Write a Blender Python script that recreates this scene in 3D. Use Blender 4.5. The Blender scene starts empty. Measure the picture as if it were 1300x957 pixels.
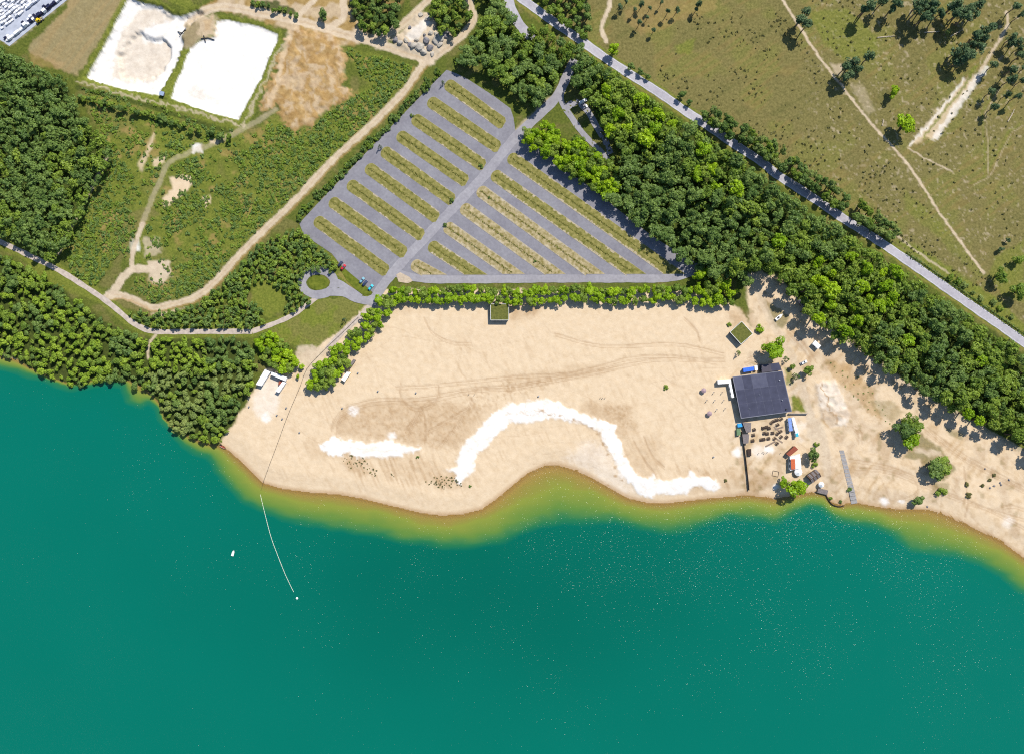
import bpy, bmesh, math, random
import numpy as np
from mathutils import Vector, Matrix
from mathutils.geometry import tessellate_polygon

# ------------------------------------------------------------------ camera, sky, sun, exposure
SC = bpy.context.scene
COL = SC.collection
U = 0.5                      # metres per unit of the site plan
CX, CY = 650.0, 478.5        # plan point straight below the aircraft
H = 500.0                    # flying height
rnd = random.Random(7)

cam = bpy.data.cameras.new('camera')
cam.sensor_width = 36.0
cam.lens = 18.0 * H / (CX * U)
cam.clip_start = 1.0
cam.clip_end = 20000.0
camo = bpy.data.objects.new('camera', cam)
COL.objects.link(camo)
camo.location = (0, 0, H)
camo.rotation_euler = (0, 0, 0)
SC.camera = camo

SUNV = Vector((0.48, 0.72, 1.0)).normalized()
world = bpy.data.worlds.new('World')
SC.world = world
world.use_nodes = True
wn = world.node_tree
sky = wn.nodes.new('ShaderNodeTexSky')
sky.sky_type = 'NISHITA'
sky.sun_disc = False
sky.sun_elevation = math.asin(SUNV.z)
sky.sun_rotation = math.atan2(SUNV.x, SUNV.y)
sky.altitude = 100
sky.dust_density = 0.3
sky.ozone_density = 3.0
wn.links.new(sky.outputs[0], wn.nodes['Background'].inputs[0])
wn.nodes['Background'].inputs[1].default_value = 0.115
sl = bpy.data.lights.new('sun', 'SUN')
sl.energy = 5.0
sl.angle = math.radians(0.5)
sl.color = (1.0, 0.95, 0.87)
so = bpy.data.objects.new('sun', sl)
COL.objects.link(so)
so.rotation_euler = (-SUNV).to_track_quat('-Z', 'Y').to_euler()
so.location = (0, 0, 600)
SC.view_settings.view_transform = 'Standard'
SC.view_settings.look = 'None'
SC.view_settings.gamma = 1.0
SC.view_settings.use_curve_mapping = False
SC.view_settings.exposure = 0.40
SC.cycles.use_denoising = False
SC.cycles.filter_width = 1.1
SC.cycles.max_bounces = 6
SC.cycles.transparent_max_bounces = 8

# ------------------------------------------------------------------ helpers
def W(p, z=0.0):
    """plan point lying on the ground -> world"""
    return Vector(((p[0] - CX) * U, (CY - p[1]) * U, z))

def WH(p, h, z=0.0):
    """plan point measured at height h (an eave, a tree top) -> its foot on the ground"""
    k = 1 - h / H
    return Vector(((p[0] - CX) * U * k, (CY - p[1]) * U * k, z))

def T(x0, y0, s, pts):
    return [(x0 + a / s, y0 + b / s) for a, b in pts]

def S2L(r, g, b, k=1.0):
    f = lambda c: ((c / 255 + 0.055) / 1.055) ** 2.4 if c > 10 else c / 255 / 12.92
    return (f(r) * k, f(g) * k, f(b) * k)

MATS = {}
def mat(name, col, rough=0.8, var=0.15, scale=1.5, metal=0.0, spec=0.3, col2=None, bump=0.0):
    if name in MATS:
        return MATS[name]
    m = bpy.data.materials.new(name)
    m.use_nodes = True
    nt = m.node_tree
    b = nt.nodes['Principled BSDF']
    b.inputs['Roughness'].default_value = rough
    b.inputs['Metallic'].default_value = metal
    b.inputs['Specular IOR Level'].default_value = spec
    n = nt.nodes.new('ShaderNodeTexNoise')
    n.inputs['Scale'].default_value = scale
    n.inputs['Detail'].default_value = 4
    tc = nt.nodes.new('ShaderNodeTexCoord')
    nt.links.new(tc.outputs['Object'], n.inputs['Vector'])
    mx = nt.nodes.new('ShaderNodeMix')
    mx.data_type = 'RGBA'
    c2 = col2 or tuple(c * (1 - 2 * var) for c in col)
    c1 = col if col2 else tuple(min(1, c * (1 + var)) for c in col)
    mx.inputs[6].default_value = (*c1, 1)
    mx.inputs[7].default_value = (*c2, 1)
    mr = nt.nodes.new('ShaderNodeMapRange')
    mr.inputs[1].default_value = 0.3
    mr.inputs[2].default_value = 0.7
    nt.links.new(n.outputs[0], mr.inputs[0])
    nt.links.new(mr.outputs[0], mx.inputs[0])
    nt.links.new(mx.outputs[2], b.inputs['Base Color'])
    if bump:
        bp = nt.nodes.new('ShaderNodeBump')
        bp.inputs['Strength'].default_value = 0.6
        bp.inputs['Distance'].default_value = bump
        nt.links.new(n.outputs[0], bp.inputs['Height'])
        nt.links.new(bp.outputs[0], b.inputs['Normal'])
    MATS[name] = m
    return m

def tag(o, label, cat=None, group=None, kind=None):
    o['label'] = label
    if cat: o['category'] = cat
    if group: o['group'] = group
    if kind: o['kind'] = kind
    return o

def mesh_obj(name, verts, faces, material, parent=None, smooth=False):
    me = bpy.data.meshes.new(name)
    me.from_pydata([tuple(v) for v in verts], [], faces)
    if material: me.materials.append(material)
    if smooth:
        me.polygons.foreach_set('use_smooth', [True] * len(me.polygons))
    o = bpy.data.objects.new(name, me)
    COL.objects.link(o)
    if parent: o.parent = parent
    return o

def empty(name, loc, rz=0.0):
    o = bpy.data.objects.new(name, None)
    o.empty_display_size = 0.5
    COL.objects.link(o)
    o.location = loc
    o.rotation_euler = (0, 0, rz)
    return o

def copy_tree(o, parent=None):
    c = o.copy()
    COL.objects.link(c)
    c.parent = parent
    for ch in o.children:
        copy_tree(ch, c)
    return c

class MB:
    """collects boxes, prisms and tubes for one mesh"""
    def __init__(s):
        s.v = []; s.f = []
    def box(s, x0, x1, y0, y1, z0, z1, rz=0, at=(0, 0, 0)):
        n = len(s.v); c, k = math.cos(rz), math.sin(rz)
        for z in (z0, z1):
            for x, y in ((x0, y0), (x1, y0), (x1, y1), (x0, y1)):
                s.v.append((at[0] + x * c - y * k, at[1] + x * k + y * c, at[2] + z))
        s.f += [(n+3, n+2, n+1, n), (n+4, n+5, n+6, n+7)] + [(n+i, n+(i+1) % 4, n+4+(i+1) % 4, n+4+i) for i in range(4)]
        return s
    def prism(s, poly, z0, z1):
        if sum(poly[i][0] * poly[(i+1) % len(poly)][1] - poly[(i+1) % len(poly)][0] * poly[i][1] for i in range(len(poly))) < 0:
            poly = poly[::-1]
        n = len(s.v); k = len(poly)
        zb = z0 if callable(z0) else (lambda p: z0)
        zt = z1 if callable(z1) else (lambda p: z1)
        s.v += [(p[0], p[1], zb(p)) for p in poly] + [(p[0], p[1], zt(p)) for p in poly]
        tri = tessellate_polygon([[Vector((p[0], p[1], 0)) for p in poly]])
        for t in tri:
            a, b, c = [poly[i] for i in t]
            t = tuple(t)
            if (b[0]-a[0]) * (c[1]-a[1]) - (b[1]-a[1]) * (c[0]-a[0]) < 0: t = t[::-1]
            s.f.append(tuple(n + k + i for i in t))
            s.f.append(tuple(n + i for i in t[::-1]))
        s.f += [(n+i, n+(i+1) % k, n+k+(i+1) % k, n+k+i) for i in range(k)]
        return s
    def tube(s, pts, rads, seg=8, cap=True):
        pts = [Vector(p) for p in pts]
        if not hasattr(rads, '__len__'): rads = [rads] * len(pts)
        n0 = len(s.v)
        for i, p in enumerate(pts):
            d = (pts[min(i+1, len(pts)-1)] - pts[max(i-1, 0)]).normalized()
            a = d.orthogonal().normalized() if i == 0 else (a - d * a.dot(d)).normalized()
            b = d.cross(a)
            for j in range(seg):
                t = 2 * math.pi * j / seg
                s.v.append(tuple(p + (a * math.cos(t) + b * math.sin(t)) * rads[i]))
        for i in range(len(pts) - 1):
            for j in range(seg):
                q = n0 + i * seg
                s.f.append((q+j, q+(j+1) % seg, q+seg+(j+1) % seg, q+seg+j))
        if cap:
            s.f.append(tuple(n0 + j for j in range(seg))[::-1])
            s.f.append(tuple(n0 + (len(pts)-1) * seg + j for j in range(seg)))
        return s
    def lathe(s, prof, seg=12, at=(0, 0, 0)):
        n = len(s.v)
        for r, z in prof:
            for j in range(seg):
                t = 2 * math.pi * j / seg
                s.v.append((at[0] + r * math.cos(t), at[1] + r * math.sin(t), at[2] + z))
        for i in range(len(prof) - 1):
            for j in range(seg):
                q = n + i * seg
                s.f.append((q+j, q+(j+1) % seg, q+seg+(j+1) % seg, q+seg+j))
        s.f.append(tuple(n + j for j in range(seg))[::-1])
        s.f.append(tuple(n + (len(prof)-1) * seg + j for j in range(seg)))
        return s
    def build(s, name, material, parent=None, smooth=False):
        return mesh_obj(name, s.v, s.f, material, parent, smooth)

def resample(pts, step):
    """Catmull-Rom through the points, about one point per step (plan units)"""
    P = [np.array(p, float) for p in pts]
    P = [2 * P[0] - P[1]] + P + [2 * P[-1] - P[-2]]
    out = []
    for i in range(1, len(P) - 2):
        n = max(1, int(np.linalg.norm(P[i+1] - P[i]) / step))
        for k in range(n):
            t = k / n
            out.append(0.5 * (2*P[i] + (P[i+1]-P[i-1])*t + (2*P[i-1]-5*P[i]+4*P[i+1]-P[i+2])*t*t + (3*P[i]-P[i-1]-3*P[i+1]+P[i+2])*t**3))
    out.append(P[-2])
    return [tuple(p) for p in out]

def pip(px, py, poly):
    ins = np.zeros(np.shape(px), bool)
    n = len(poly)
    for i in range(n):
        x1, y1 = poly[i]; x2, y2 = poly[(i+1) % n]
        if y1 == y2: continue
        c = ((y1 > py) != (y2 > py)) & (px < (x2-x1) * (py-y1) / (y2-y1) + x1)
        ins ^= c
    return ins

def dist_line(px, py, pts, closed=False):
    d = np.full(np.shape(px), 1e18)
    n = len(pts)
    for i in range(n if closed else n - 1):
        x1, y1 = pts[i]; x2, y2 = pts[(i+1) % n]
        dx, dy = x2-x1, y2-y1
        L = dx*dx + dy*dy
        t = np.clip(((px-x1)*dx + (py-y1)*dy) / L, 0, 1) if L > 0 else 0
        d = np.minimum(d, (px-x1-t*dx)**2 + (py-y1-t*dy)**2)
    return np.sqrt(d)

def smooth(e0, e1, x):
    t = np.clip((x - e0) / (e1 - e0), 0, 1)
    return t * t * (3 - 2 * t)

def vnoise(x, y, scale, seed, octaves=3):
    out = 0; amp = 1; tot = 0
    for o in range(octaves):
        r = np.random.RandomState(seed * 31 + o)
        lat = r.rand(256, 256)
        fx, fy = x / scale * 2**o, y / scale * 2**o
        ix, iy = np.floor(fx).astype(int), np.floor(fy).astype(int)
        tx, ty = fx - ix, fy - iy
        tx = tx*tx*(3-2*tx); ty = ty*ty*(3-2*ty)
        g = lambda a, b: lat[(iy+b) & 255, (ix+a) & 255]
        out = out + amp * ((g(0,0)*(1-tx)+g(1,0)*tx)*(1-ty) + (g(0,1)*(1-tx)+g(1,1)*tx)*ty)
        tot += amp; amp *= 0.5
    return out / tot

# ------------------------------------------------------------------ site plan
SHORE = [(-3000,250),(-1200,330),(-300,400),(-60,440),(0,452),(20,457),(35,466),(60,478),(85,487),(110,485),(135,480),(160,482),(178,490),(192,500),(203,515),(206,530),(218,540),(236,552),(252,560),(268,564),(280,566),
 (290,573),(305,586),(319,600),(334,614),(358,621),(396,626),(429,628),(462,634),(498,643),(536,652),(561,655),(589,653),(612,647),(632,633),(645,622),(657,612),(671,601),(691,592),(708,591),(726,596),(749,606),(774,620),(797,633),(823,639),(843,640),(868,637),(894,634),(919,632),(950,629),(970,632),(985,634),(1000,631),(1012,629),(1023,627),(1036,626),(1048,629),(1056,639),(1070,643),(1075,640),(1089,639),(1110,643),(1132,647),(1158,647),(1181,648),(1198,653),(1214,661),(1231,668),(1249,677),(1275,690),(1300,708),(1345,732),(1700,900),(3500,1700)]
LAKE = SHORE + [(3500,3600),(-3000,3600)]
DEEP = [(-3000,300),(-300,406),(-60,446),(0,464),(22,468),(38,474),(60,482),(85,490),(110,488),(135,483),(158,486),(164,508),(176,514),(188,508),(200,517),(205,531),(216,544),(232,562),(250,572),(265,577),(288,610),(312,634),(335,646),(360,656),(400,664),(460,674),(520,686),(560,690),(600,690),(640,684),(660,672),(690,663),(720,661),(750,660),(780,660),(800,664),(825,671),(850,673),(875,670),(900,660),(925,654),(960,656),(985,660),(1005,650),(1030,641),(1045,643),(1058,654),(1085,661),(1115,666),(1140,680),(1160,694),(1185,700),(1215,702),(1245,712),(1275,728),(1300,748),(1345,775),(1700,940),(3500,1740)]

ROAD_MAIN = [(612,-40),(663,-1),(696,23),(736,51),(767,73),(802,96),(838,119),(868,140),(894,157),(932,183),(970,208),(985,221),(1033,252),(1071,278),(1112,304),(1153,332),(1193,360),(1236,390),(1275,417),(1310,442),(1400,505)]
ROAD_TOP = [(642,-40),(646,0),(651,16),(660,32),(676,50)]
ROAD_DIAG = [(470,388),(488,360),(508,336),(538,304),(574,266),(614,224),(640,192),(655,174),(680,150),(706,124),(718,101),(725,86),(731,76)]
ROAD_BOTTOM = [(500,346),(536,354),(600,355),(700,354),(800,354),(850,353),(880,345)]
ROAD_LEFT = [(-60,280),(0,307),(38,325),(76,344),(105,362),(132,380),(152,396),(166,408),(180,416),(198,421),(250,421),(320,421)]
ROAD_LOOPLINK = [(320,421),(345,412),(368,402),(386,390),(402,378)]
DIRT = {
 'north': ([(132,379),(146,374),(165,378),(190,390),(216,387),(249,377),(274,356),(305,322),(330,297),(371,258),(389,239),(421,204),(462,167),(498,132),(521,106),(534,86),(540,78)], 4.2),
 'fork': ([(536,80),(558,68),(586,46),(602,24),(597,8),(592,-20)], 4.5),
 'west': ([(546,77),(510,66),(472,53),(434,43),(409,35),(371,25),(320,15),(285,9),(262,14),(240,25)], 5.5),
 'loop': ([(415,38),(434,25),(437,10),(432,-20)], 4.5),
 'ne': ([(470,52),(490,46),(513,30),(543,0),(550,-15)], 5.0),
 'nw': ([(374,25),(399,0),(410,-15)], 3.5),
 'spur': ([(146,368),(158,350),(170,342),(186,342),(198,338)], 5.0),
 'spur2': ([(168,342),(168,325),(174,305),(180,285)], 3.0),
 'scrub': ([(180,285),(190,260),(203,230),(214,208),(240,194),(270,183),(310,163),(350,140)], 3.2),
 'forestedge': ([(136,200),(112,246),(84,300),(74,322)], 2.2),
 'woodpath': ([(198,424),(189,438),(188,455)], 1.6),
 'heath': ([(986,-10),(1011,28),(1041,74),(1072,114),(1102,152),(1132,185),(1158,217),(1176,244),(1198,278),(1224,314),(1249,347)], 1.5),
 'heath2': ([(775,-10),(773,10),(764,33),(769,53)], 2.6),
 'pathbeach': ([(472,386),(455,404),(435,422),(415,443),(400,458),(388,478)], 4.0),
 'pathrest': ([(955,350),(967,382),(980,410),(992,430),(1006,452),(1014,480),(1022,505),(1030,530),(1042,548),(1048,570),(1050,600)], 5.0),
 'woodside': ([(965,345),(1005,388),(1045,418),(1085,446),(1130,475),(1180,505),(1240,540),(1310,578)], 3.0),
}
HARD = [ROAD_MAIN, ROAD_TOP, ROAD_DIAG, ROAD_BOTTOM, ROAD_LEFT, ROAD_LOOPLINK]
LOT_W = [(567,89),(580,94),(594,101),(625,121),(648,138),(652,150),(655,172),(640,195),(614,226),(574,268),(538,306),(508,338),(486,366),(474,372),(455,356),(432,336),(421,322),(400,308),(386,299),(380,284),(400,262),(421,240),(482,176),(548,108)]
LOT_E = [(655,172),(668,174),(698,196),(714,212),(756,243),(792,272),(828,300),(860,320),(886,335),(884,350),(850,357),(700,358),(640,359),(574,359),(536,358),(508,352),(500,344),(538,304),(574,266),(614,224),(640,194)]
STRIPS = [((567,106),(639,158)),((545,128),(633,188)),((525,150),(614,211)),((506,171),(592,231)),((486,191),(575,255)),((466,212),(555,277)),((443,233),(536,300)),((420,255),(514,322)),((401,279),(491,345)),
 ((647,199),(856,348)),((626,221),(806,348)),((608,241),(754,348)),((587,263),(704,348)),((566,287),(652,348)),((546,311),(604,349)),((524,335),(550,349))]

BEACH = [(278,564),(300,531),(322,497),(336,470),(372,462),(392,440),(430,420),(455,395),(490,368),(870,368),(930,385),(945,400),(962,440),(945,470),(930,490),(930,645),(840,660),(700,650),(560,680),(330,640)]
EAST = [(945,345),(985,350),(1040,405),(1100,445),(1160,492),(1220,530),(1300,574),(1420,630),(1420,800),(1300,730),(1200,675),(1060,665),(925,650),(928,480),(955,440)]

FOREST_NW = [(-70,40),(0,62),(40,82),(84,108),(100,146),(138,186),(136,206),(104,266),(76,322),(58,330),(0,296),(-70,262)]
FOREST_SW = [(-70,310),(0,324),(34,340),(76,364),(110,392),(140,412),(180,430),(300,429),(316,436),(324,462),(312,502),(288,548),(272,562),(252,560),(234,552),(216,542),(206,524),(200,510),(186,494),(160,484),(135,482),(110,486),(85,488),(60,478),(38,464),(0,450),(-70,438)]
FOREST_TOP = [(572,84),(592,62),(612,36),(618,10),(610,-40),(645,-40),(648,10),(660,40),(690,56),(708,78),(712,100),(700,122),(676,132),(656,122),(638,100),(606,80)]
FOREST_E = [(735,62),(752,76),(790,104),(830,130),(880,166),(930,198),(980,238),(1030,272),(1070,296),(1110,322),(1150,350),(1190,378),(1230,404),(1275,432),(1310,455),(1390,510),(1390,604),(1310,562),(1240,532),(1190,506),(1145,478),(1100,450),(1050,418),(1014,384),(985,340),(955,345),(950,362),(928,352),(886,340),(852,314),(802,274),(770,247),(788,224),(795,200),(782,182),(768,160),(755,140),(742,118),(728,100)]
FOREST_GAP = [(668,52),(676,36),(700,40),(730,62),(762,84),(800,108),(792,116),(750,92),(736,78),(722,70),(712,82),(700,74)]
FOREST_IN = [(662,178),(672,166),(690,156),(706,164),(718,182),(736,174),(744,190),(772,202),(790,222),(786,240),(770,250),(728,224),(700,200)]
SCRUB_W = [(104,112),(180,126),(280,160),(320,170),(350,142),(402,150),(424,130),(470,110),(436,62),(470,66),(530,86),(500,124),(440,182),(385,236),(330,290),(300,318),(270,352),(235,376),(195,382),(165,368),(180,345),(150,320),(120,365),(90,346),(82,322),(112,256),(140,200),(128,170)]
SCRUB_MID = [(150,400),(190,395),(245,384),(285,358),(330,308),(380,290),(395,304),(425,330),(425,345),(395,340),(380,350),(378,372),(395,384),(360,400),(315,414),(200,415),(175,408)]
WHITE_A = T(320,440,3.94,[(340,495),(370,475),(400,455),(420,455),(440,470),(480,475),(560,480),(620,488),(680,470),(720,480),(745,492),(800,505),(850,515),(845,525),(760,528),(740,545),(690,550),(640,562),(570,555),(520,545),(480,532),(420,535),(380,540),(360,510)])
WHITE_B = T(320,440,3.94,[(960,615),(1000,610),(1030,600),(1025,560),(1060,490),(1120,430),(1160,380),(1200,340),(1300,280)]) + T(640,440,3.94,[(20,285),(100,280),(200,265),(290,290),(380,330),(440,355),(500,370),(555,400),(560,430),(570,460),(600,540),(640,600),(675,650),(720,670),(740,636),(755,634),(752,668),(800,672),(930,660),(936,620),(944,622),(950,652),(990,648),(1040,655),(1085,695),(1060,718),(1020,720),(980,690),(930,706),(915,735),(850,740),(760,738),(745,755),(700,750),(660,720),(640,690),(580,640),(560,580),(510,500),(470,420),(390,385),(250,360),(120,375),(20,380)]) + T(320,440,3.94,[(1280,410),(1240,420),(1180,490),(1110,560),(1105,620),(1060,650),(1045,690),(1025,680),(1020,640)])
POND_A = T(0,0,3.94,[(640,-20),(700,10),(800,30),(850,70),(900,80),(980,50),(1010,70),(930,130),(905,170),(912,230),(870,340),(800,455),(790,475),(700,462),(560,430),(430,390),(445,350),(520,220),(600,60)])
POND_B = T(0,0,3.94,[(950,240),(1010,200),(1070,185),(1078,130),(1085,105),(1130,100),(1290,130),(1390,172),(1385,205),(1300,400),(1190,600),(1040,560),(860,495),(850,478),(900,360)])
OCHRE = T(320,0,3.94,[(190,130),(330,160),(440,210),(455,290),(470,440),(500,470),(360,560),(300,620),(200,645),(150,580),(130,500),(40,560),(60,480),(100,400),(150,280)])
FIELD = [(88,-20),(166,-20),(140,30),(98,96),(84,92),(36,66),(40,55),(86,10)]
YARD = [(-60,-40),(88,-40),(86,0),(12,60),(0,51),(-60,20)]
BASIN = T(970,0,3.94,[(720,735),(770,670),(850,570),(930,480),(1000,395),(1080,370),(1080,400),(1030,460),(960,560),(900,650),(860,700),(800,690),(760,720)])
GRAVEL = T(480,0,8.125,[(130,410),(250,330),(420,140),(520,140),(600,230),(590,330),(740,320),(770,390),(620,540),(480,560),(300,520),(180,470)])
LAWN_LOOP = [(372,404),(395,390),(410,378),(440,378),(462,388),(455,398),(430,420),(398,445),(380,440),(352,430),(345,420)]

# ------------------------------------------------------------------ terrain: one sheet, cover weights per point
gu = np.concatenate([[-16000,-6000,-3000,-1800,-1000,-600,-350,-220,-140,-95], np.arange(-64,1365,1.6), [1395,1440,1520,1650,1900,2300,3000,6000,16000]])
gv = np.concatenate([[-16000,-6000,-3000,-1800,-1000,-600,-350,-220,-140,-95], np.arange(-64,772,1.6), [790,830,900,1000,1300,1800,2600,3400,3650,4200,7000,16000]])
GX, GY = np.meshgrid(gu, gv)
NX, NY = len(gu), len(gv)
wx = GX + 5*(vnoise(GX, GY, 9, 1) - .5) + 3*(vnoise(GX, GY, 3, 2, 1) - .5)
wy = GY + 5*(vnoise(GX, GY, 9, 3) - .5) + 3*(vnoise(GX, GY, 3, 4, 1) - .5)
SAND, WHITE, DAMP, OCH, PALE, GRASS, HEATH, SCRUB = range(8)
WT = np.zeros((8, NY, NX)); WT[GRASS] = 0.45; WT[SCRUB] = 0.55
WT2 = np.zeros((NY, NX))     # fine wheel ruts

def sl_(pts, m):
    a = np.array(pts)
    return (slice(np.searchsorted(gv, a[:,1].min()-m), np.searchsorted(gv, a[:,1].max()+m)+1),
            slice(np.searchsorted(gu, a[:,0].min()-m), np.searchsorted(gu, a[:,0].max()+m)+1))

def mask_poly(poly, soft=2.0, warp=1.0):
    s = sl_(poly, soft * 2 + 6)
    x = GX[s] + (wx[s]-GX[s])*warp; y = GY[s] + (wy[s]-GY[s])*warp
    d = dist_line(x, y, poly, True)
    d = np.where(pip(x, y, poly), d, -d)
    return s, smooth(-soft/2, soft/2, d)

def mask_line(pts, half, soft=1.5, warp=0.4):
    s = sl_(pts, half + soft * 2 + 6)
    x = GX[s] + (wx[s]-GX[s])*warp; y = GY[s] + (wy[s]-GY[s])*warp
    return s, 1 - smooth(half - soft/2, half + soft/2, dist_line(x, y, pts))

def put(ch, sm, amount=1.0):
    s, m = sm
    m = m * amount
    WT[(slice(None),) + s] *= (1 - m)
    WT[(ch,) + s] += m

n40 = vnoise(GX, GY, 40, 11); n15 = vnoise(GX, GY, 15, 12); n6 = vnoise(GX, GY, 6, 13, 2)
# meadow / bare earth variation of the scrubland
allm = lambda f: ((slice(None), slice(None)), f)
put(HEATH, allm(smooth(.5, .7, n15) * .6))
put(SCRUB, mask_poly(FOREST_NW, 6), .9); put(SCRUB, mask_poly(FOREST_SW, 6), .9)
put(SCRUB, mask_poly(FOREST_E, 6), .9); put(SCRUB, mask_poly(FOREST_TOP, 6), .9)
s, m = mask_poly(SCRUB_W, 6)
put(GRASS, (s, m), .8); put(SCRUB, (s, m*smooth(.4,.7,n6[s])), .25); put(HEATH, (s, m * smooth(.5, .66, n40[s])), .4); put(OCH, (s, m * smooth(.62, .74, n15[s])), .4)
for poly, ch, a in [
    (T(0,220,3.94,[(850,20),(960,10),(960,60),(900,110),(860,150),(820,170),(810,140),(860,80)]), SAND, .95),
    (T(0,220,3.94,[(1010,130),(1050,110),(1050,140),(1020,165)]), SAND, .9),
    (T(0,0,3.94,[(950,725),(1010,720),(1010,760),(960,770)]), WHITE, .8),
    (T(0,0,3.94,[(760,800),(830,780),(820,820),(770,840)]), SAND, .8),
    (T(0,0,3.94,[(690,830),(740,720),(775,660),(780,680),(740,780),(710,860)]), SAND, .7),
    (T(0,0,3.94,[(1040,690),(1100,700),(1095,720),(1050,715)]), SAND, .8),
    (T(0,0,3.94,[(770,640),(960,650),(960,760),(900,800),(800,760)]), GRASS, .8),
    (T(0,220,3.94,[(660,330),(700,340),(700,390),(650,390)]), WHITE, .8),
    (T(0,220,3.94,[(560,290),(650,200),(760,160),(800,210),(700,260),(680,420),(600,420)]), HEATH, .6),
    (T(0,220,3.94,[(740,440),(850,440),(860,510),(800,560),(740,540),(750,490)]), PALE, .9),
    (T(0,220,3.94,[(720,320),(800,320),(800,400),(720,420)]), PALE, .6),
    (T(0,220,3.94,[(600,590),(780,700),(740,720),(570,640)]), HEATH, .8),
    (T(0,220,3.94,[(760,700),(920,680),(860,700),(790,730)]), SAND, .9),
    (T(0,220,3.94,[(120,430),(200,440),(350,520),(500,620),(480,640),(330,590),(180,500)]), GRASS, .8),
    (T(320,220,3.94,[(0,540),(130,520),(180,620),(150,690),(80,720),(0,660)]), GRASS, .9),
    ([(0,446),(10,453),(30,462),(36,470),(20,466),(0,462)], SAND, .9),
    (FIELD, HEATH, .9), (T(0,0,10.83,[(400,700),(640,820),(900,860),(850,950),(420,900)]), OCH, .35),
    (YARD, PALE, .5),
]:
    put(ch, mask_poly(poly, 4), a)
s, m = mask_poly(FIELD, 4); put(PALE, (s, m), .2); put(OCH, (s, m * (.1 + .2*smooth(.4,.7, vnoise(GX[s]*.8+GY[s]*.62, GX[s]*.1, 5, 21)))))
# heath plain in the north-east
HEATHP = [(680,-40),(700,22),(745,52),(800,90),(868,134),(930,178),(1000,226),(1112,298),(1193,352),(1300,428),(1450,520),(2200,900),(2200,-1500),(680,-1500)]
s, m = mask_poly(HEATHP, 5)
put(HEATH, (s, m), .93)
put(GRASS, (s, m * smooth(.5, .66, n40[s])), .3); put(PALE, (s, m * smooth(.68,.82, vnoise(GX[s], GY[s], 3.4, 46, 2)) * smooth(1000,1060,GX[s])), .4)
rows = vnoise((GX*.58+GY*.81), (GX*.81-GY*.58)*.08, 3.2, 22, 2)
put(OCH, (s, m * smooth(.52, .7, rows[s]) * smooth(.4,.6,n40[s])), .3)
put(SCRUB, (s, m * smooth(.55, .75, rows[s]) ), .25)
for poly, ch, a in [
    (T(640,0,3.94,[(600,60),(700,0),(1070,0),(1060,50),(960,90),(850,110),(790,150),(690,170),(600,110)]), OCH, .28),
    (T(640,0,3.94,[(860,230),(960,190),(940,270),(860,270)]), GRASS, .7), (T(640,0,3.94,[(1000,100),(1150,60),(1200,180),(1050,160)]), HEATH, .5),
    (T(970,0,3.94,[(220,60),(420,40),(560,180),(560,280),(400,300),(300,220)]), GRASS, .6),
    (T(970,0,3.94,[(330,320),(400,320),(380,380),(350,370)]), PALE, .6), (T(970,0,3.94,[(430,420),(500,430),(560,560),(520,580)]), PALE, .3),
    (T(970,220,3.94,[(700,80),(980,350),(1120,520),(1040,500),(880,330),(700,180)]), GRASS, .4),
    (T(970,220,3.94,[(640,330),(760,360),(1000,520),(1200,650),(1300,760),(1300,820),(1000,600),(760,420)]), GRASS, .8),
    (T(970,220,3.94,[(1150,420),(1300,340),(1300,640),(1200,620),(1120,520)]), GRASS, .6),
    (BASIN, SAND, .7),
]:
    put(ch, mask_poly(poly, 5), a)
for q in [T(970,0,3.94,[(730,728),(860,580),(940,480),(1000,395)]), T(970,0,3.94,[(860,690),(950,560),(1020,460),(1085,380),(1110,340)])]:
    put(WHITE, mask_line(q, 1.8 if q[0][0] < 1170 else 3.6, 2.5, 1.2), .55)
put(GRASS, mask_line(T(970,0,3.94,[(800,690),(900,560),(1000,440),(1060,340)]), 1.8, 2, 1), .8)
put(PALE, mask_line(T(970,0,3.94,[(1080,360),(1140,260),(1190,180),(1222,120),(1215,60)]), 1.8, 1.5), .8)
put(PALE, mask_line(T(970,0,3.94,[(720,742),(800,790),(940,860)]), 1.0, 1), .7)
for q in [[(1030,920),(1110,880),(1160,780),(1220,660),(1280,620)], [(1100,880),(1105,760),(1090,560),(1160,440)]]:
    put(GRASS, mask_line(T(970,0,3.94,q), 1.2, 1), .5); put(PALE, mask_line(T(970,0,3.94,[(a+18,b+6) for a,b in q]), .6, 1), .4)
put(PALE, mask_line(T(970,220,3.94,[(640,290),(760,390),(920,500)]), 1.3, 1), .6)
# road verges
for line, h_ in ((ROAD_MAIN, 9), (ROAD_LEFT, 8), (ROAD_LOOPLINK, 6)):
    put(GRASS, mask_line(line, h_, 3), .75)
put(OCH, mask_line([(x-4,y+7) for x,y in ROAD_MAIN], 1.2, 3, 1), .25)
# sandy banks of the ponds
for poly in (POND_A, POND_B):
    put(GRASS, mask_line(poly + poly[:1], 6, 3), .8)
put(GRASS, mask_poly([(100,98),(195,122),(300,158),(352,48),(362,50),(312,168),(200,135),(96,106)], 3), .8)
put(PALE, mask_line([(96,104),(200,130),(308,161),(360,55)], 1.3, 2.5, 1.6), .65)
put(SCRUB, mask_line([(98,112),(180,132),(290,168)], 3, 3), .8)
s, m = mask_poly(OCHRE, 16, 2.4); put(OCH, (s, smooth(.25,.6, m + .9*(n15[s]-.5))), .9)
s, m = mask_poly(OCHRE, 8); put(PALE, (s, m * smooth(.42,.72, vnoise(wx[s]+n15[s]*14, wy[s]*.7+n40[s]*20, 6, 45))), .5); put(SAND, mask_line([(368,40),(358,80),(352,110),(340,135)], 3, 4, 1), .6)
put(OCH, mask_poly([(255,12),(300,-20),(440,-20),(480,50),(430,60),(372,40),(300,18)], 5), .75)
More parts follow.
